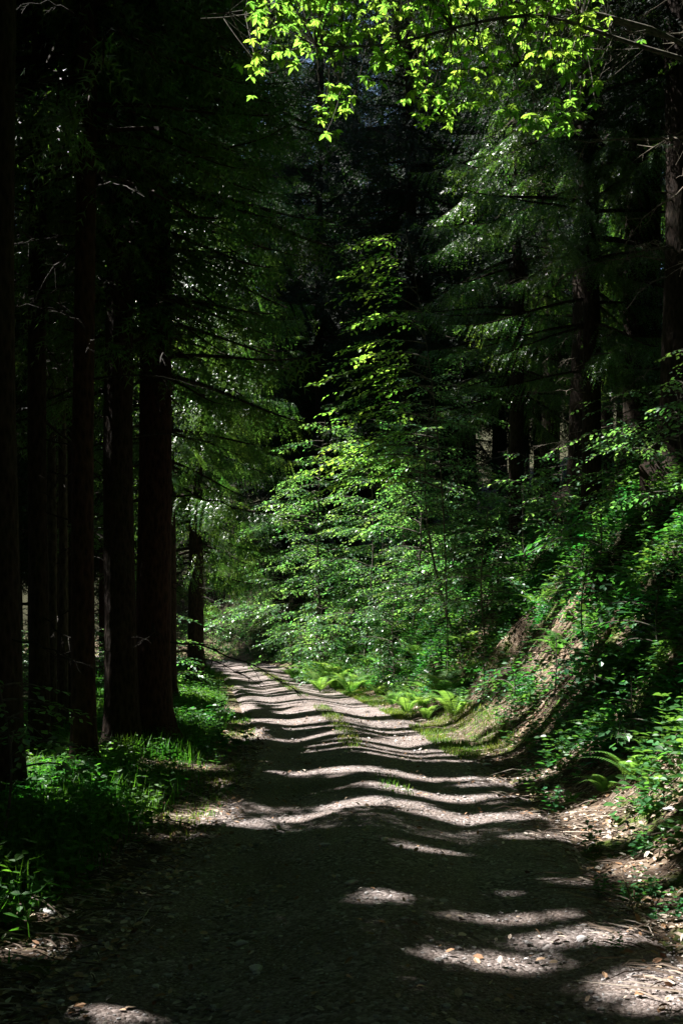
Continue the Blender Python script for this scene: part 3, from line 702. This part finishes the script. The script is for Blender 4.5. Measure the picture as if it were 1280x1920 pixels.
# the broadleaf whose sunlit branch hangs into the top of the view
def palmate(P, up, s, g):
    n = len(P); A = []; D = []; Nn = []; Ls = []
    for k in range(6):
        a = g.uniform(0, .5, n)+k*6.283/6
        e = g.uniform(-.75, -.1, n)
        d = np.stack([np.cos(a)*np.cos(e), np.sin(a)*np.cos(e), np.sin(e)], 1)
        kp = g.random(n) < .86
        A.append(P[kp]); D.append(d[kp]); Nn.append(unit(np.array([0, 0, 1.])+g.normal(0, .15, (n, 3)))[kp]); Ls.append((s*g.uniform(.55, 1.25, n))[kp])
    return np.concatenate(A), np.concatenate(D), np.concatenate(Nn), np.concatenate(Ls)
def overhang():
    g = np.random.default_rng(21)
    bx, by = 5.9, 9.6; bz = gz(bx, by)
    root = thing('chestnut_tree', (bx, by, bz), 'chestnut tree whose glowing yellow-green leaf clusters hang over the track from above', 'tree')
    b = np.array([bx, by, bz])
    link('trunk', trunk_mesh(15, .36, M['stem'], (-.05, 0)), root)
    limbs = []
    for (pts) in ([(5.7, 9.5, 5.2), (4.2, 9.2, 6.6), (2.7, 8.9, 7.15), (1.2, 8.7, 7.35), (-.2, 8.6, 7.3), (-1.2, 8.7, 7.1)],
                  [(5.6, 9.5, 6.2), (4.2, 9.9, 7.3), (2.6, 10.0, 7.9), (1.0, 10.1, 8.2), (-.4, 10.0, 8.1), (-1.4, 9.9, 7.8)],
                  [(5.7, 9.4, 4.6), (4.3, 8.6, 5.8), (3.0, 8.2, 6.4), (1.7, 8.0, 6.6), (.8, 7.9, 6.5), (-.2, 7.8, 6.3)],
                  [(5.6, 9.5, 7.6), (4.0, 9.0, 8.4), (2.2, 9.2, 8.9), (.6, 9.3, 9.0), (-.9, 9.2, 8.6), (-1.6, 9.1, 8.2)]):
        pts = np.array(pts); t = np.linspace(0, len(pts)-1, 24); i = np.minimum(t.astype(int), len(pts)-2); f = (t-i)[:, None]
        P = pts[i]*(1-f)+pts[i+1]*f
        P = P+.05*np.stack([0*t, np.sin(t*3.1), np.sin(t*2.3+1)], 1)
        limbs.append(P)
    allp = np.concatenate(limbs)
    wood = [tube(P-b, np.linspace(.028, .005, 24), 6) for P in limbs]
    pts = []
    tries = 0
    while len(pts) < 1250 and tries < 16000:
        tries += 1
        Y = g.uniform(7.6, 10.8); px = g.uniform(470, 1130); py = g.uniform(-170, 265)
        lowb = np.interp(px, [470, 540, 610, 660, 700, 740, 800, 900, 1000, 1060, 1130], [140, 115, 255, 200, 185, 140, 260, 190, 250, 255, 190])
        if py > lowb: continue
        if py > 20 and vnoise(px*.022, py*.035) < .395: continue
        if px < 560 and py > 60 and py < 95: continue
        p = at(px, py, Y)
        if pts and min(np.sum((np.array(pts[-60:])-p)**2, 1)) < .062**2: continue
        pts.append(p)
    pts = np.array(pts)
    for p in pts:
        k = np.argmin(((allp-p)**2).sum(1)*g.uniform(.5, 1.5, len(allp)))
        q = allp[k]; mid = (p+q)/2+g.normal(0, .05, 3)
        t = np.linspace(0, 1, 6)[:, None]
        wood.append(tube((q*(1-t)**2+2*mid*t*(1-t)+p*t*t)-b, np.linspace(.004, .0018, 6), 4))
    # a second leaf cluster partway along each twig
    P2 = pts+g.normal(0, .12, pts.shape)
    P = np.concatenate([pts, P2[::2]])
    A, D, Nn, Ls = palmate(P, None, .076, g)
    lv, lf = leaves(SLIM, A-b, D, Nn, Ls)
    wv, wf = merge(wood)
    link('limb', make_mesh('limb', [(wv, wf, 0)], [M['stem']], True), root)
    link('foliage', make_mesh('foliage', [(lv, lf, 0)], [M['chestnut']]), root)
overhang()

# ------------------------------------------------------------------ ferns, herbs, grass
def fern_mesh(g, nfr=9, L=.75):
    lv = []; sv = []
    A = []; D = []; Nn = []; Ls = []
    for k in range(nfr):
        az = k*6.283/nfr+g.uniform(-.3, .3); l = L*g.uniform(.7, 1.1); t = np.linspace(0, 1, 26)
        dh = np.array([math.cos(az), math.sin(az), 0]); el = g.uniform(.95, 1.3)
        P = dh*l*(math.cos(el)*t+.5*t**3)[:, None]+np.array([0, 0, 1])*l*(math.sin(el)*t-.45*t**3)[:, None]
        sv.append(tube(P, np.linspace(.005, .0015, 26), 4))
        T = unit(np.gradient(P, axis=0)); sd = np.array([-dh[1], dh[0], 0])
        nn = unit(np.cross(T, np.broadcast_to(sd, T.shape))); nn = np.where(nn[:, 2:3] < 0, -nn, nn)
        for sg in (1, -1):
            w = l*.21*np.sin(np.pi*np.clip(.1+.9*t, 0, 1))**.8*(1-.35*t)
            kk = slice(3, 26)
            A.append(P[kk]); D.append(unit(sd*sg+T[kk]*.35-np.array([0, 0, .15]))); Nn.append(nn[kk]+g.normal(0, .1, (23, 3))); Ls.append(np.maximum(w[kk], .012))
    P = (np.array([(0, 0, 0), (.10, .12, 0), (.09, .5, .0), (0, 1, -.05), (-.09, .5, 0), (-.10, .12, 0)]), RHOMB[1])
    A, D, Nn, Ls = (np.concatenate(q) for q in (A, D, Nn, Ls))
    v, f = leaves(P, A, D, Nn, Ls)
    s = merge(sv)
    return make_mesh('fronds', [(v, f, 0)], [M['fern']]), make_mesh('stalks', [(s[0], s[1], 0)], [M['fern']], True)
FERN = [fern_mesh(rng, n_, l_) for n_, l_ in ((9, .8), (8, .65), (11, .95))]
def fern(px, py, Y, s, label, k=0, group='ferns along the foot of the bank'):
    p = at(px, py, Y); x = p[0]
    root = thing('fern', (x, Y, gz(x, Y)-.02), label, 'fern', group, rng.uniform(0, 6.28)); s *= .75 if Y < 12 else 1.15 if Y < 24 else 1.2; root.scale = (s, s, s)
    link('frond_crown', FERN[k][0], root); link('stalk', FERN[k][1], root)
for a in [(552, 1235, 33, 1.1, 'farthest pale fern leaning over the track edge'), (588, 1225, 30.5, 1.25, 'bright fern in the sunlit clump at the bend'), (620, 1200, 29, 1.3, 'tallest bright fern below the layered beeches', 2),
          (600, 1255, 27.5, 1.0, 'low bright fern at the front of the sunlit clump'), (655, 1240, 26.5, 1.1, 'fern shaded on one side next to the sunlit clump'), (570, 1250, 31.5, .8, 'small fern at the track edge before the farthest pale one'), (640, 1215, 30, 1.2, 'feathery fern behind the tallest bright one', 2), (628, 1245, 28.2, 1.1, 'fern in the middle of the sunlit clump', 2), (670, 1205, 27.8, 1.1, 'fern at the upper right of the sunlit clump'), (585, 1200, 32.5, 1.3, 'fern rising behind the sunlit clump against the dark bend', 2), (710, 1225, 24.6, .9, 'half shaded fern above the dim one', 1),
          (690, 1175, 27, 1.0, 'pale fern alone higher on the dark bank', 1),
          (735, 1250, 22, .95, 'dim fern midway between the clump and the cream one', 1), (762, 1262, 20, 1.0, 'cream coloured sunlit fern at the toe of the bank', 1), (835, 1245, 19, 1.15, 'upright bright fern where the bare earth begins', 2),
          (850, 1285, 17.5, .95, 'low yellow-green fern next to the leaf littered earth'), (800, 1285, 18.5, .8, 'small fern between the cream one and the grass strip', 1), (1000, 1060, 18, .8, 'small fern halfway up the bare bank', 1),
          (1060, 1150, 15, .9, 'fern growing on the ridge between the roots'), (1068, 1480, 9.4, .55, 'flat pale fern frond tuft at the litter edge', 1), (1130, 1455, 9.2, .62, 'fern behind the flat pale one beside the track'),
          (1185, 1460, 8.9, .75, 'upright fern with clear leaflets above the litter', 2), (1235, 1430, 9.1, .75, 'shaded fern at the edge of view on the bank'), (1225, 1500, 8.3, .65, 'dark green fern lowest at the edge of view', 1), (1130, 1350, 11, .7, 'shaded fern halfway up the near bank')]:
    fern(*a)

g6 = np.random.default_rng(14)
for k in range(26):
    Y = 17.5+17*g6.random(); d = g6.uniform(1.95, 3.1)
    fern(640+(xc(Y)+d)*F0/Y, 1240, Y, g6.uniform(.45, .8), 'small bright fern in the strip along the foot of the bank', int(g6.integers(3)), 'small ferns edging the track')

def herb_parts(g, h=.35, nw=5, leaf=.08, spread=.4):
    ax = np.linspace(0, 1, 6)[:, None]*np.array([g.normal(0, .08), g.normal(0, .08), h])
    A = []; D = []; Nn = []; Ls = []
    for k in range(nw):
        u = .25+.75*k/(nw-1); p = np.array([np.interp(u, np.linspace(0, 1, 6), ax[:, i]) for i in range(3)])
        a0 = k*1.57+g.uniform(-.3, .3)
        for j in (0, 1):
            a = a0+j*math.pi; e = g.uniform(-.3, .45)
            A.append(p); D.append((math.cos(a)*math.cos(e), math.sin(a)*math.cos(e), math.sin(e))); Nn.append(unit(np.array([0, 0, 1.])+g.normal(0, .3, 3))); Ls.append(leaf*g.uniform(.7, 1.2)*(1.15-.5*u))
    lv, lf = leaves(RHOMB, np.array(A), np.array(D), np.array(Nn), np.array(Ls))
    return (lv, lf), tube(ax, np.linspace(.004, .0015, 6), 3)
HERB = []
for k in range(4):
    a = [herb_parts(rng, .35*q, 6, .1) for q in rng.uniform(.6, 1.15, 5)]
    off = rng.normal(0, .09, (5, 3)); off[:, 2] = 0
    lv = merge([(p[0][0]+o, p[0][1]) for p, o in zip(a, off)]); sv = merge([(p[1][0]+o, p[1][1]) for p, o in zip(a, off)])
    HERB.append((make_mesh('leaves', [(lv[0], lv[1], 0)], [M['herb']]), make_mesh('stems', [(sv[0], sv[1], 0)], [M['herb']], True)))
def herb(px, Y, s, label, group, k=None, dz=0):
    x = (px-640)*Y/F0
    root = thing('herb_plant', (x, Y, gz(x, Y)-.01), label, 'plant', group, rng.uniform(0, 6.28)); root.scale = (s, s, s)
    k = rng.integers(4) if k is None else k
    link('foliage', HERB[k][0], root); link('stem', HERB[k][1], root)
HG = 'leafy herbs on the sunlit verge'
for a in [(432, 14.0, 1.35, 'tallest bright herb standing at the verge edge'), (412, 14.8, 1.1, 'herb close behind the tallest one on the verge'), (398, 16.0, 1.2, 'bushy herb further along the verge'), (362, 15.6, 1.0, 'herb between the broadest trunk and the verge edge'),
          (385, 13.2, .8, 'low herb in front of the bushy one'), (350, 14.4, .9, 'half lit herb beside the broadest trunk'), (408, 12.6, .6, 'lowest herb by the pale leaves at the track edge'), (425, 18.5, 1.0, 'small herb where the verge narrows')]:
    herb(*a, HG)
g5 = np.random.default_rng(61)
for k in range(46):
    Y = 8.5+17*g5.random(); d = g5.uniform(2.3, 5.6); x = xc(Y)+d
    if abs(x) > .35*Y or (12.4 < Y < 18.6 and d < 3.9): continue
    herb(640+x*F0/Y, Y, g5.uniform(.9, 1.7), 'leafy green herb rooted on the steep bank above the track', 'herbs growing up the steep bank')
for k, (px, Y, h, lab) in enumerate([(905, 16.5, .9, 'small leafy sapling lowest on the bank, left of the bare earth'), (955, 14.6, .8, 'small sapling between the roots on the bare earth'), (1040, 13.2, .9, 'small sapling at the upper rim of the bare earth'), (1120, 11.6, .9, 'bright small sapling under the pale tiered one'),
                                    (1180, 9.6, .8, 'bushy sapling above the dark green fern'), (1240, 10.8, 1.1, 'leafy sapling cut by the photo edge halfway up the bank'), (1090, 15.8, 1.2, 'sapling with spreading leaves high on the bank'), (870, 19.5, 1.0, 'sapling just above the upright bright fern')]):
    beech('beech_sapling', (px-640)*Y/F0, Y, h, .6, 12, lab, 'sapling', 'small saplings dotted over the bank', .085, zlo=.15, g=g5, m='herb')
HG2 = 'young plants in the litter beside the track'
for a in [(1130, 6.35, .42, 'tiny bright seedling alone on the lit litter'), (1172, 6.3, .34, 'smaller seedling next to the tiny bright one'), (1205, 6.25, .55, 'broad leaved seedling in the litter strip'), (1262, 5.75, .5, 'pale seedling nearest the viewer in the litter'),
          (1150, 5.3, .3, 'lone small seedling in the lower litter'), (1190, 7.2, .75, 'bright herb rising above the dry leaves'), (1245, 6.9, .8, 'herb at the edge of view above the litter'), (1105, 7.6, .7, 'leafy herb at the front of the fern patch'),
          (1040, 9.2, .8, 'herb tuft where the bank plants meet the gravel'), (1000, 10.2, .9, 'dark leaved herb clump reaching out onto the gravel'), (985, 10.8, .7, 'small bright herb beside the dark leaved clump'), (1215, 7.9, 1.0, 'tall herb with long bright leaves in front of the ferns')]:
    herb(*a, HG2)

# ground cover: nobody could count it
def scatter(n, ylo, yhi, dlo, dhi, g, pw=1.0, dens=None):
    """Points on the terrain between two distances from the track, denser near the viewer."""
    y = ylo+(yhi-ylo)*g.random(n)**pw; d = dlo+(dhi-dlo)*g.random(n)
    i = np.clip(np.searchsorted(CL[:, 1][:520], y), 1, 519)
    x = CL[i, 0]+CLT[i, 1]*d; y = y-CLT[i, 0]*d
    ok = np.ones(n, bool)
    if dens is not None: ok = dens(x, y, d) > g.random(n)
    x, y = x[ok], y[ok]
    return x, y, height(x, y, sunk=False)
def cover(x, y, z, smin, smax, g, nv=8, leaf=.07, h=.28, tall=None):
    tp = [herb_parts(g, h, 4, leaf)[0] for _ in range(nv)]
    parts = []; pick = g.integers(nv, size=len(x)); s = g.uniform(smin, smax, len(x)); a = g.uniform(0, 6.283, len(x))
    if tall is not None: s = s*tall
    for k in range(nv):
        q = pick == k
        if not q.any(): continue
        v, f = tp[k]; c, sn = np.cos(a[q]), np.sin(a[q]); ss_ = s[q]
        X = (v[None, :, 0]*c[:, None]-v[None, :, 1]*sn[:, None])*ss_[:, None]+x[q][:, None]
        Y = (v[None, :, 0]*sn[:, None]+v[None, :, 1]*c[:, None])*ss_[:, None]+y[q][:, None]
        Z = v[None, :, 2]*ss_[:, None]+z[q][:, None]
        V = np.stack([X, Y, Z], -1).reshape(-1, 3); F = (f[None]+(np.arange(q.sum())*len(v))[:, None, None]).reshape(-1, 3)
        parts.append((V, F, 0))
    return parts
g3 = np.random.default_rng(33)
x, y, z = scatter(26000, 3.6, 46, -6.5, -1.6, g3, 1.7, lambda x, y, d: sstep(1.75, 2.35+.7*(fbm(y*.8, d*0+3)-.4), -d)*(.25+.75*sstep(.35, .5, fbm(x*.6+9, y*.6)))*np.where(-d > 3.5, .6, 1))
tag(link('ground_cover', make_mesh('ground_cover', cover(x, y, z, .45, 1.2, g3, leaf=.085), [M['verge']])), 'low green herbs carpeting the shaded verge under the trunks', None, None, 'stuff')
x, y, z = scatter(66000, 5.5, 57, 1.75, 11, g3, 1.4, lambda x, y, d: sstep(1.8, 2.5, d)*sstep(.25, .45, fbm(x*.55+30, y*.55))*np.where((y > 12.5) & (y < 19.5) & (d > 1.8) & (d < 3.3), (.15+.85*sstep(.46, .56, fbm(x*1.1+3, y*1.1+60))), 1)*np.where(y < 10, np.clip((d-1.9)/1.2, .05, 1), 1))
tag(link('bank_cover', make_mesh('bank_cover', cover(x, y, z, .45, 1.35, g3, leaf=.10), [M['herb']])), 'mixed low leafy plants growing over the bank', None, None, 'stuff')
def blades(x, y, z, h0, h1, g, w=.004):
    n = len(x); a = g.uniform(0, 6.283, n); h = g.uniform(h0, h1, n); ln = g.uniform(.1, .6, n)*h
    dx, dy = np.cos(a), np.sin(a); b = np.stack([x, y, z], 1); s = np.stack([-dy, dx, 0*dx], 1)*w
    m = b+np.stack([dx*ln*.35, dy*ln*.35, h*.6], 1); t = b+np.stack([dx*ln, dy*ln, h], 1)
    V = np.stack([b-s, b+s, m+s*.8, m-s*.8, t], 1).reshape(-1, 3); o = (np.arange(n)*5)[:, None]
    return [(V, o+np.array([[0, 1, 2]]), 0), (V[:0], np.zeros((0, 3), int), 0)], V, np.concatenate([o+np.array([[0, 1, 2]]), o+np.array([[0, 2, 3]]), o+np.array([[3, 2, 4]])])
gx_ = []
for args in ((18000, 13, 36, 1.25, 2.3, 1.0, .46), (2000, 13, 44, -.14, .16, 1.0, .5), (6000, 6, 44, -2.6, -1.45, 1.3, .5), (5000, 14, 40, 2.2, 4.5, 1.0, .5), (60, 9.9, 11.2, .10, .42, 1, .3)):
    k = args[6]; n_ = args[0]
    gx_.append(scatter(n_, *args[1:5], g3, args[5], lambda x, y, d: sstep(k-.07, k+.1, fbm(x*.9+70, y*.55+11)+(.1 if n_ == 60 else 0))))
x, y, z = (np.concatenate([q[i] for q in gx_]) for i in range(3))
x = np.repeat(x, 3)+g3.normal(0, .03, len(x)*3); y = np.repeat(y, 3)+g3.normal(0, .03, len(y)*3); z = np.repeat(z, 3)-.005
_, V, F = blades(x, y, z, .02, .085, g3, .0045)
tag(link('grass', make_mesh('grass', [(V, F, 0)], [M['grass']])), 'short grass strips along the track edges and on its raised middle', None, None, 'stuff')
x, y, z = scatter(42000, 3.6, 34, -6, -1.65, g3, 1.6, lambda x, y, d: sstep(1.8, 2.4, -d)*sstep(.32, .5, fbm(x*.9+5, y*.7+2)))
x = np.repeat(x, 2)+g3.normal(0, .03, len(x)*2); y = np.repeat(y, 2)+g3.normal(0, .03, len(y)*2); z = np.repeat(z, 2)-.005
_, V, F = blades(x, y, z, .08, .34, g3, .005)
tag(link('verge_grass', make_mesh('verge_grass', [(V, F, 0)], [M['verge']])), 'longer dark green grass among the herbs of the shaded verge', None, None, 'stuff')
# dry leaves
lt = [scatter(9000, 3.2, 14, 1.25, 3.6, g3, 1.3, lambda x, y, d: sstep(1.2, 1.9, d)*(1-sstep(2.8, 3.6, d))), scatter(6000, 10, 26, 1.3, 4.5, g3, 1.0, lambda x, y, d: sstep(1.3, 2.0, d)*.8),
      scatter(3600, 3.2, 18, -2.5, -1.2, g3, 1.4), scatter(1100, 3.2, 20, -1.5, 1.5, g3, 1.3)]
x, y, z = (np.concatenate([q[i] for q in lt]) for i in range(3))
n = len(x); P = np.stack([x, y, z+g3.uniform(.004, .025, n)], 1); a = g3.uniform(0, 6.283, n); e = g3.normal(0, .3, n)
D = np.stack([np.cos(a)*np.cos(e), np.sin(a)*np.cos(e), np.sin(e)], 1)
CURL = (np.array([(0, 0, 0), (.28, .3, .10), (.26, .68, .14), (0, 1, .05), (-.26, .68, .12), (-.28, .3, .06)], float), RHOMB[1])
v, f = leaves(CURL, P, D, unit(np.array([0, 0, 1.])+g3.normal(0, .35, (n, 3))), g3.uniform(.025, .062, n))
tag(link('leaf_litter', make_mesh('leaf_litter', [(v, f, 0)], [M['litter']])), 'pale dry leaves strewn along the track edge and bank foot', None, None, 'stuff')
# needles, rootlets and thin twigs washed down the bank
tw_ = [scatter(7000, 8, 24, 1.7, 5.2, g3, 1.0), scatter(2500, 3.3, 12, 1.3, 3.6, g3, 1.2), scatter(2500, 3.2, 16, -2.5, -1.3, g3, 1.3)]
x, y, z = (np.concatenate([q[i] for q in tw_]) for i in range(3)); n = len(x)
a = np.where(g3.random(n) < .7, math.pi+g3.normal(-.25, .35, n), g3.uniform(0, 6.283, n)); l = np.minimum(.10*np.exp(g3.normal(.2, .6, n)), .6)
P0 = np.stack([x, y, z+.012], 1); x1, y1 = x+np.cos(a)*l, y+np.sin(a)*l
P2 = np.stack([x1, y1, height(x1, y1, sunk=False)+g3.uniform(.005, .04, n)], 1); Pm = .5*(P0+P2)+np.stack([g3.normal(0, .05, n)*l, g3.normal(0, .05, n)*l, g3.uniform(0, .1, n)*l], 1)
wv = np.stack([-np.sin(a), np.cos(a), 0*a], 1)*g3.uniform(.0025, .006, n)[:, None]; hv = np.array([0, 0, .006])
V = np.stack([P0-wv, P0+wv, P0+hv, Pm-wv, Pm+wv, Pm+hv, P2], 1).reshape(-1, 3)
F = ((np.arange(n)*7)[:, None, None]+np.array([[0, 3, 5], [0, 5, 2], [1, 2, 5], [1, 5, 4], [3, 6, 5], [4, 5, 6]])[None]).reshape(-1, 3)
tag(link('twig_litter', make_mesh('twig_litter', [(V, F, 0)], [M['sticks']])), 'thin twigs and rootlets washed down the eroded bank', None, None, 'stuff')
# loose gravel and single stones
def pebble(g, sub=1):
    import bmesh
    bm = bmesh.new(); bmesh.ops.create_icosphere(bm, subdivisions=sub, radius=1)
    V = np.array([v.co for v in bm.verts]); F = np.array([[v.index for v in p.verts] for p in bm.faces]); bm.free()
    for _ in range(5):
        nrm = unit(g.normal(size=3)); c = g.uniform(.55, .9); dd_ = V@nrm; V = V-np.maximum(dd_-c, 0)[:, None]*nrm
    V = V*(1+.08*g.normal(size=(len(V), 1))*.6); return V*np.array([1, .75, .5]), F
peb = [pebble(g3) for _ in range(6)]
x, y, z = scatter(19000, 3.0, 24, -2.15, 2.0, g3, 1.9)
parts = []; pick = g3.integers(6, size=len(x)); s = np.clip(.005*np.exp(g3.normal(.35, .55, len(x))), .003, .032); a = g3.uniform(0, 6.28, len(x))
for k in range(6):
    q = pick == k; v, f = peb[k]; c, sn, sq = np.cos(a[q])[:, None], np.sin(a[q])[:, None], s[q][:, None]
    V = np.stack([(v[None, :, 0]*c-v[None, :, 1]*sn)*sq+x[q][:, None], (v[None, :, 0]*sn+v[None, :, 1]*c)*sq+y[q][:, None], v[None, :, 2]*sq+z[q][:, None]+.1*sq], -1)
    parts.append((V.reshape(-1, 3), (f[None]+(np.arange(q.sum())*len(v))[:, None, None]).reshape(-1, 3), 0))
tag(link('gravel', make_mesh('gravel', parts, [M['stone']])), 'loose grey gravel bedded in the track', None, None, 'stuff')
for px, py, s, lab in [(660, 1682, .045, 'flat grey stone in the shade in the middle of the near track'), (452, 1770, .04, 'pale angular stone on the dark near track'), (830, 1700, .03, 'small stone beside the lit patch'), (1255, 1597, .06, 'half buried stone under the edge ferns'),
                       (480, 1825, .045, 'blue-grey stone low on the dark track'), (330, 1682, .035, 'stone lying by the green verge'), (580, 1373, .07, 'flat stone lit beside the raised middle'), (913, 1437, .06, 'dark stone at the litter edge'), (90, 1712, .06, 'long flat stone by the near verge'),
                       (1090, 1770, .04, 'stone in the lit litter strip'), (720, 1595, .035, 'stone on the raised middle'), (610, 1600, .04, 'pale flat stone on the shaded track')]:
    X, Y = pxg(px, py); o = link('stone', make_mesh('stone', [(pebble(g3, 2)[0]*s*np.array([1.2, 1, .8]), pebble(g3, 2)[1], 0)], [M['stone']]), None, (X, Y, gz(X, Y)+.2*s))
    o.rotation_euler = (0, 0, g3.uniform(0, 6.28)); tag(o, lab, 'stone', 'larger stones on the track')

# ------------------------------------------------------------------ roots and fallen branches on the bank
def on_ground(P, off):
    Z = height(P[:, 0], P[:, 1], sunk=False); return np.stack([P[:, 0], P[:, 1], Z+off], 1)
def root_thing(name, p0, p1, r0, r1, label, cat, group, m, wig=.08, lift=0., arch=0., twigs=0, nseg=16):
    t = np.linspace(0, 1, nseg); g = g3
    (x0, y0), (x1, y1) = p0, p1
    P = np.stack([x0+(x1-x0)*t+wig*np.sin(t*5+g.uniform(0, 6))*t*(1-t)*3, y0+(y1-y0)*t+wig*np.sin(t*4+g.uniform(0, 6))], 1)
    Q = on_ground(P, lift+r1*.4+arch*np.sin(np.pi*t)); c = Q[0].copy()
    if arch or lift:
        k = np.ones(5)/5; zz = np.convolve(np.pad(Q[:, 2], 2, mode='edge'), k, 'valid'); Q[:, 2] = np.maximum(zz, Q[:, 2]-.02)
    parts = [tube(Q-c, np.linspace(r0, r1, nseg)*(1.7 if m == 'root' and r0 > .013 else 1), 7)]
    for _ in range(twigs):
        i = g.integers(3, nseg-2); d = unit(unit(Q[min(i+2, nseg-1)]-Q[i])+g.normal(0, .45, 3)); l = g.uniform(.25, .6)
        parts.append(tube(Q[i]-c+d*l*np.linspace(0, 1, 6)[:, None]+np.array([0, 0, .12*l])*np.sin(np.linspace(0, 3, 6))[:, None], np.linspace(r1*1.3+.002, .002, 6), 4))
    v, f = merge(parts)
    o = link(name, make_mesh(name, [(v, f, 0)], [M[m]], True), None, c)
    return tag(o, label, cat, group)
def gp(px, py):
    """The terrain point seen at a pixel of the photograph (marching the view ray)."""
    Y = np.linspace(5, 40, 1400); P = at(px, py, Y); Pz = CAMZ+(HOR-py)*Y/F0; X = (px-640)*Y/F0
    h = height(X, Y, sunk=False); k = np.argmax(Pz < h); return float(X[k]), float(Y[k])
RGp = 'roots laid bare on the eroded bank'
for a, b, r, lab in [((1105, 1195), (960, 1345), .035, 'thick bare root slanting down the middle of the eroded earth'), ((1075, 1160), (935, 1330), .028, 'root just above the thick middle one'), ((1030, 1180), (890, 1310), .025, 'bare root furthest up the track on the eroded earth'),
                     ((1140, 1230), (985, 1360), .03, 'root running under the thick middle one'), ((1180, 1130), (1090, 1250), .03, 'root high on the bank under the sapling'), ((1060, 1240), (985, 1330), .016, 'thin root among the thicker ones'), ((1165, 1270), (1060, 1370), .022, 'thin root lowest on the eroded earth')]:
    root_thing('exposed_root', gp(*a), gp(*b), r, r*.3, lab, 'root', RGp, 'root', .07, .03, .0, 4)
FGp = 'fallen branches on the bank'
for a, b, r, lab, ar, tw in [((1275, 1168), (1175, 1290), .016, 'bleached curved branch arching over the bank plants', .22, 3), ((1279, 1195), (1150, 1275), .013, 'second bleached branch below the curved one', .12, 2), ((1278, 1240), (1180, 1265), .01, 'thin straight pale stick on the bank', .06, 1),
                             ((1005, 1345), (925, 1378), .016, 'dark stick lying at the foot of the eroded earth', .02, 1), ((1268, 1480), (1160, 1530), .012, 'stick half buried under the edge ferns', .03, 1), ((1145, 1160), (1060, 1215), .012, 'pale stick on the ridge above the roots', .05, 1)]:
    root_thing('fallen_branch', gp(*a), gp(*b), r, r*.35, lab, 'branch', FGp, 'twig', .08, .01, ar, tw)
for a, b, r, lab in [((1200, 1690), (1160, 1715), .008, 'short dark stick lying across the lit litter'), ((1215, 1745), (1180, 1720), .007, 'forked twig in the near litter'), ((800, 1366), (835, 1362), .012, 'short dark stick on the track edge')]:
    root_thing('stick', pxg(*a), pxg(*b), r, r*.5, lab, 'stick', 'sticks beside the track', 'root', .03, .01, .0, 1)

# ------------------------------------------------------------------ camera, light, sky
cam = bpy.data.cameras.new('camera'); co = bpy.data.objects.new('camera', cam); COL.objects.link(co)
co.location = (0, 0, CAMZ); co.rotation_euler = (R(90), 0, 0)
cam.sensor_fit = 'VERTICAL'; cam.sensor_height = 36; cam.lens = F0/1920*36
cam.shift_y = (HOR-960)/1920; cam.clip_end = 800; cam.clip_start = .05
SC.camera = co
sun = bpy.data.lights.new('sun', 'SUN'); sun.energy = 5.0; sun.angle = R(.45); sun.color = (1, .965, .91)
so = bpy.data.objects.new('sun', sun); COL.objects.link(so); so.location = (-20, 5, 40)
from mathutils import Vector
so.rotation_euler = Vector(-S).to_track_quat('-Z', 'Y').to_euler()
w = bpy.data.worlds.new('World'); SC.world = w; w.use_nodes = True
nt = w.node_tree; bgn = nt.nodes['Background']
sk = nt.nodes.new('ShaderNodeTexSky'); sk.sky_type = 'NISHITA'; sk.sun_disc = False
sk.sun_elevation = SUN_E; sk.sun_rotation = -(math.pi/2-SUN_A)
nt.links.new(sk.outputs[0], bgn.inputs[0]); bgn.inputs[1].default_value = .05
vs = SC.view_settings; vs.view_transform = 'Standard'; vs.look = 'None'; vs.exposure = 2.12; vs.gamma = 1
cy = SC.cycles
cy.max_bounces = 4; cy.diffuse_bounces = 1; cy.glossy_bounces = 2; cy.transmission_bounces = 2; cy.transparent_max_bounces = 4
cy.sample_clamp_indirect = 4; cy.use_adaptive_sampling = True; cy.adaptive_threshold = .008
cy.use_denoising = True; cy.denoiser = 'OPENIMAGEDENOISE'; cy.denoising_input_passes = 'RGB_ALBEDO_NORMAL'; cy.denoising_prefilter = 'ACCURATE'
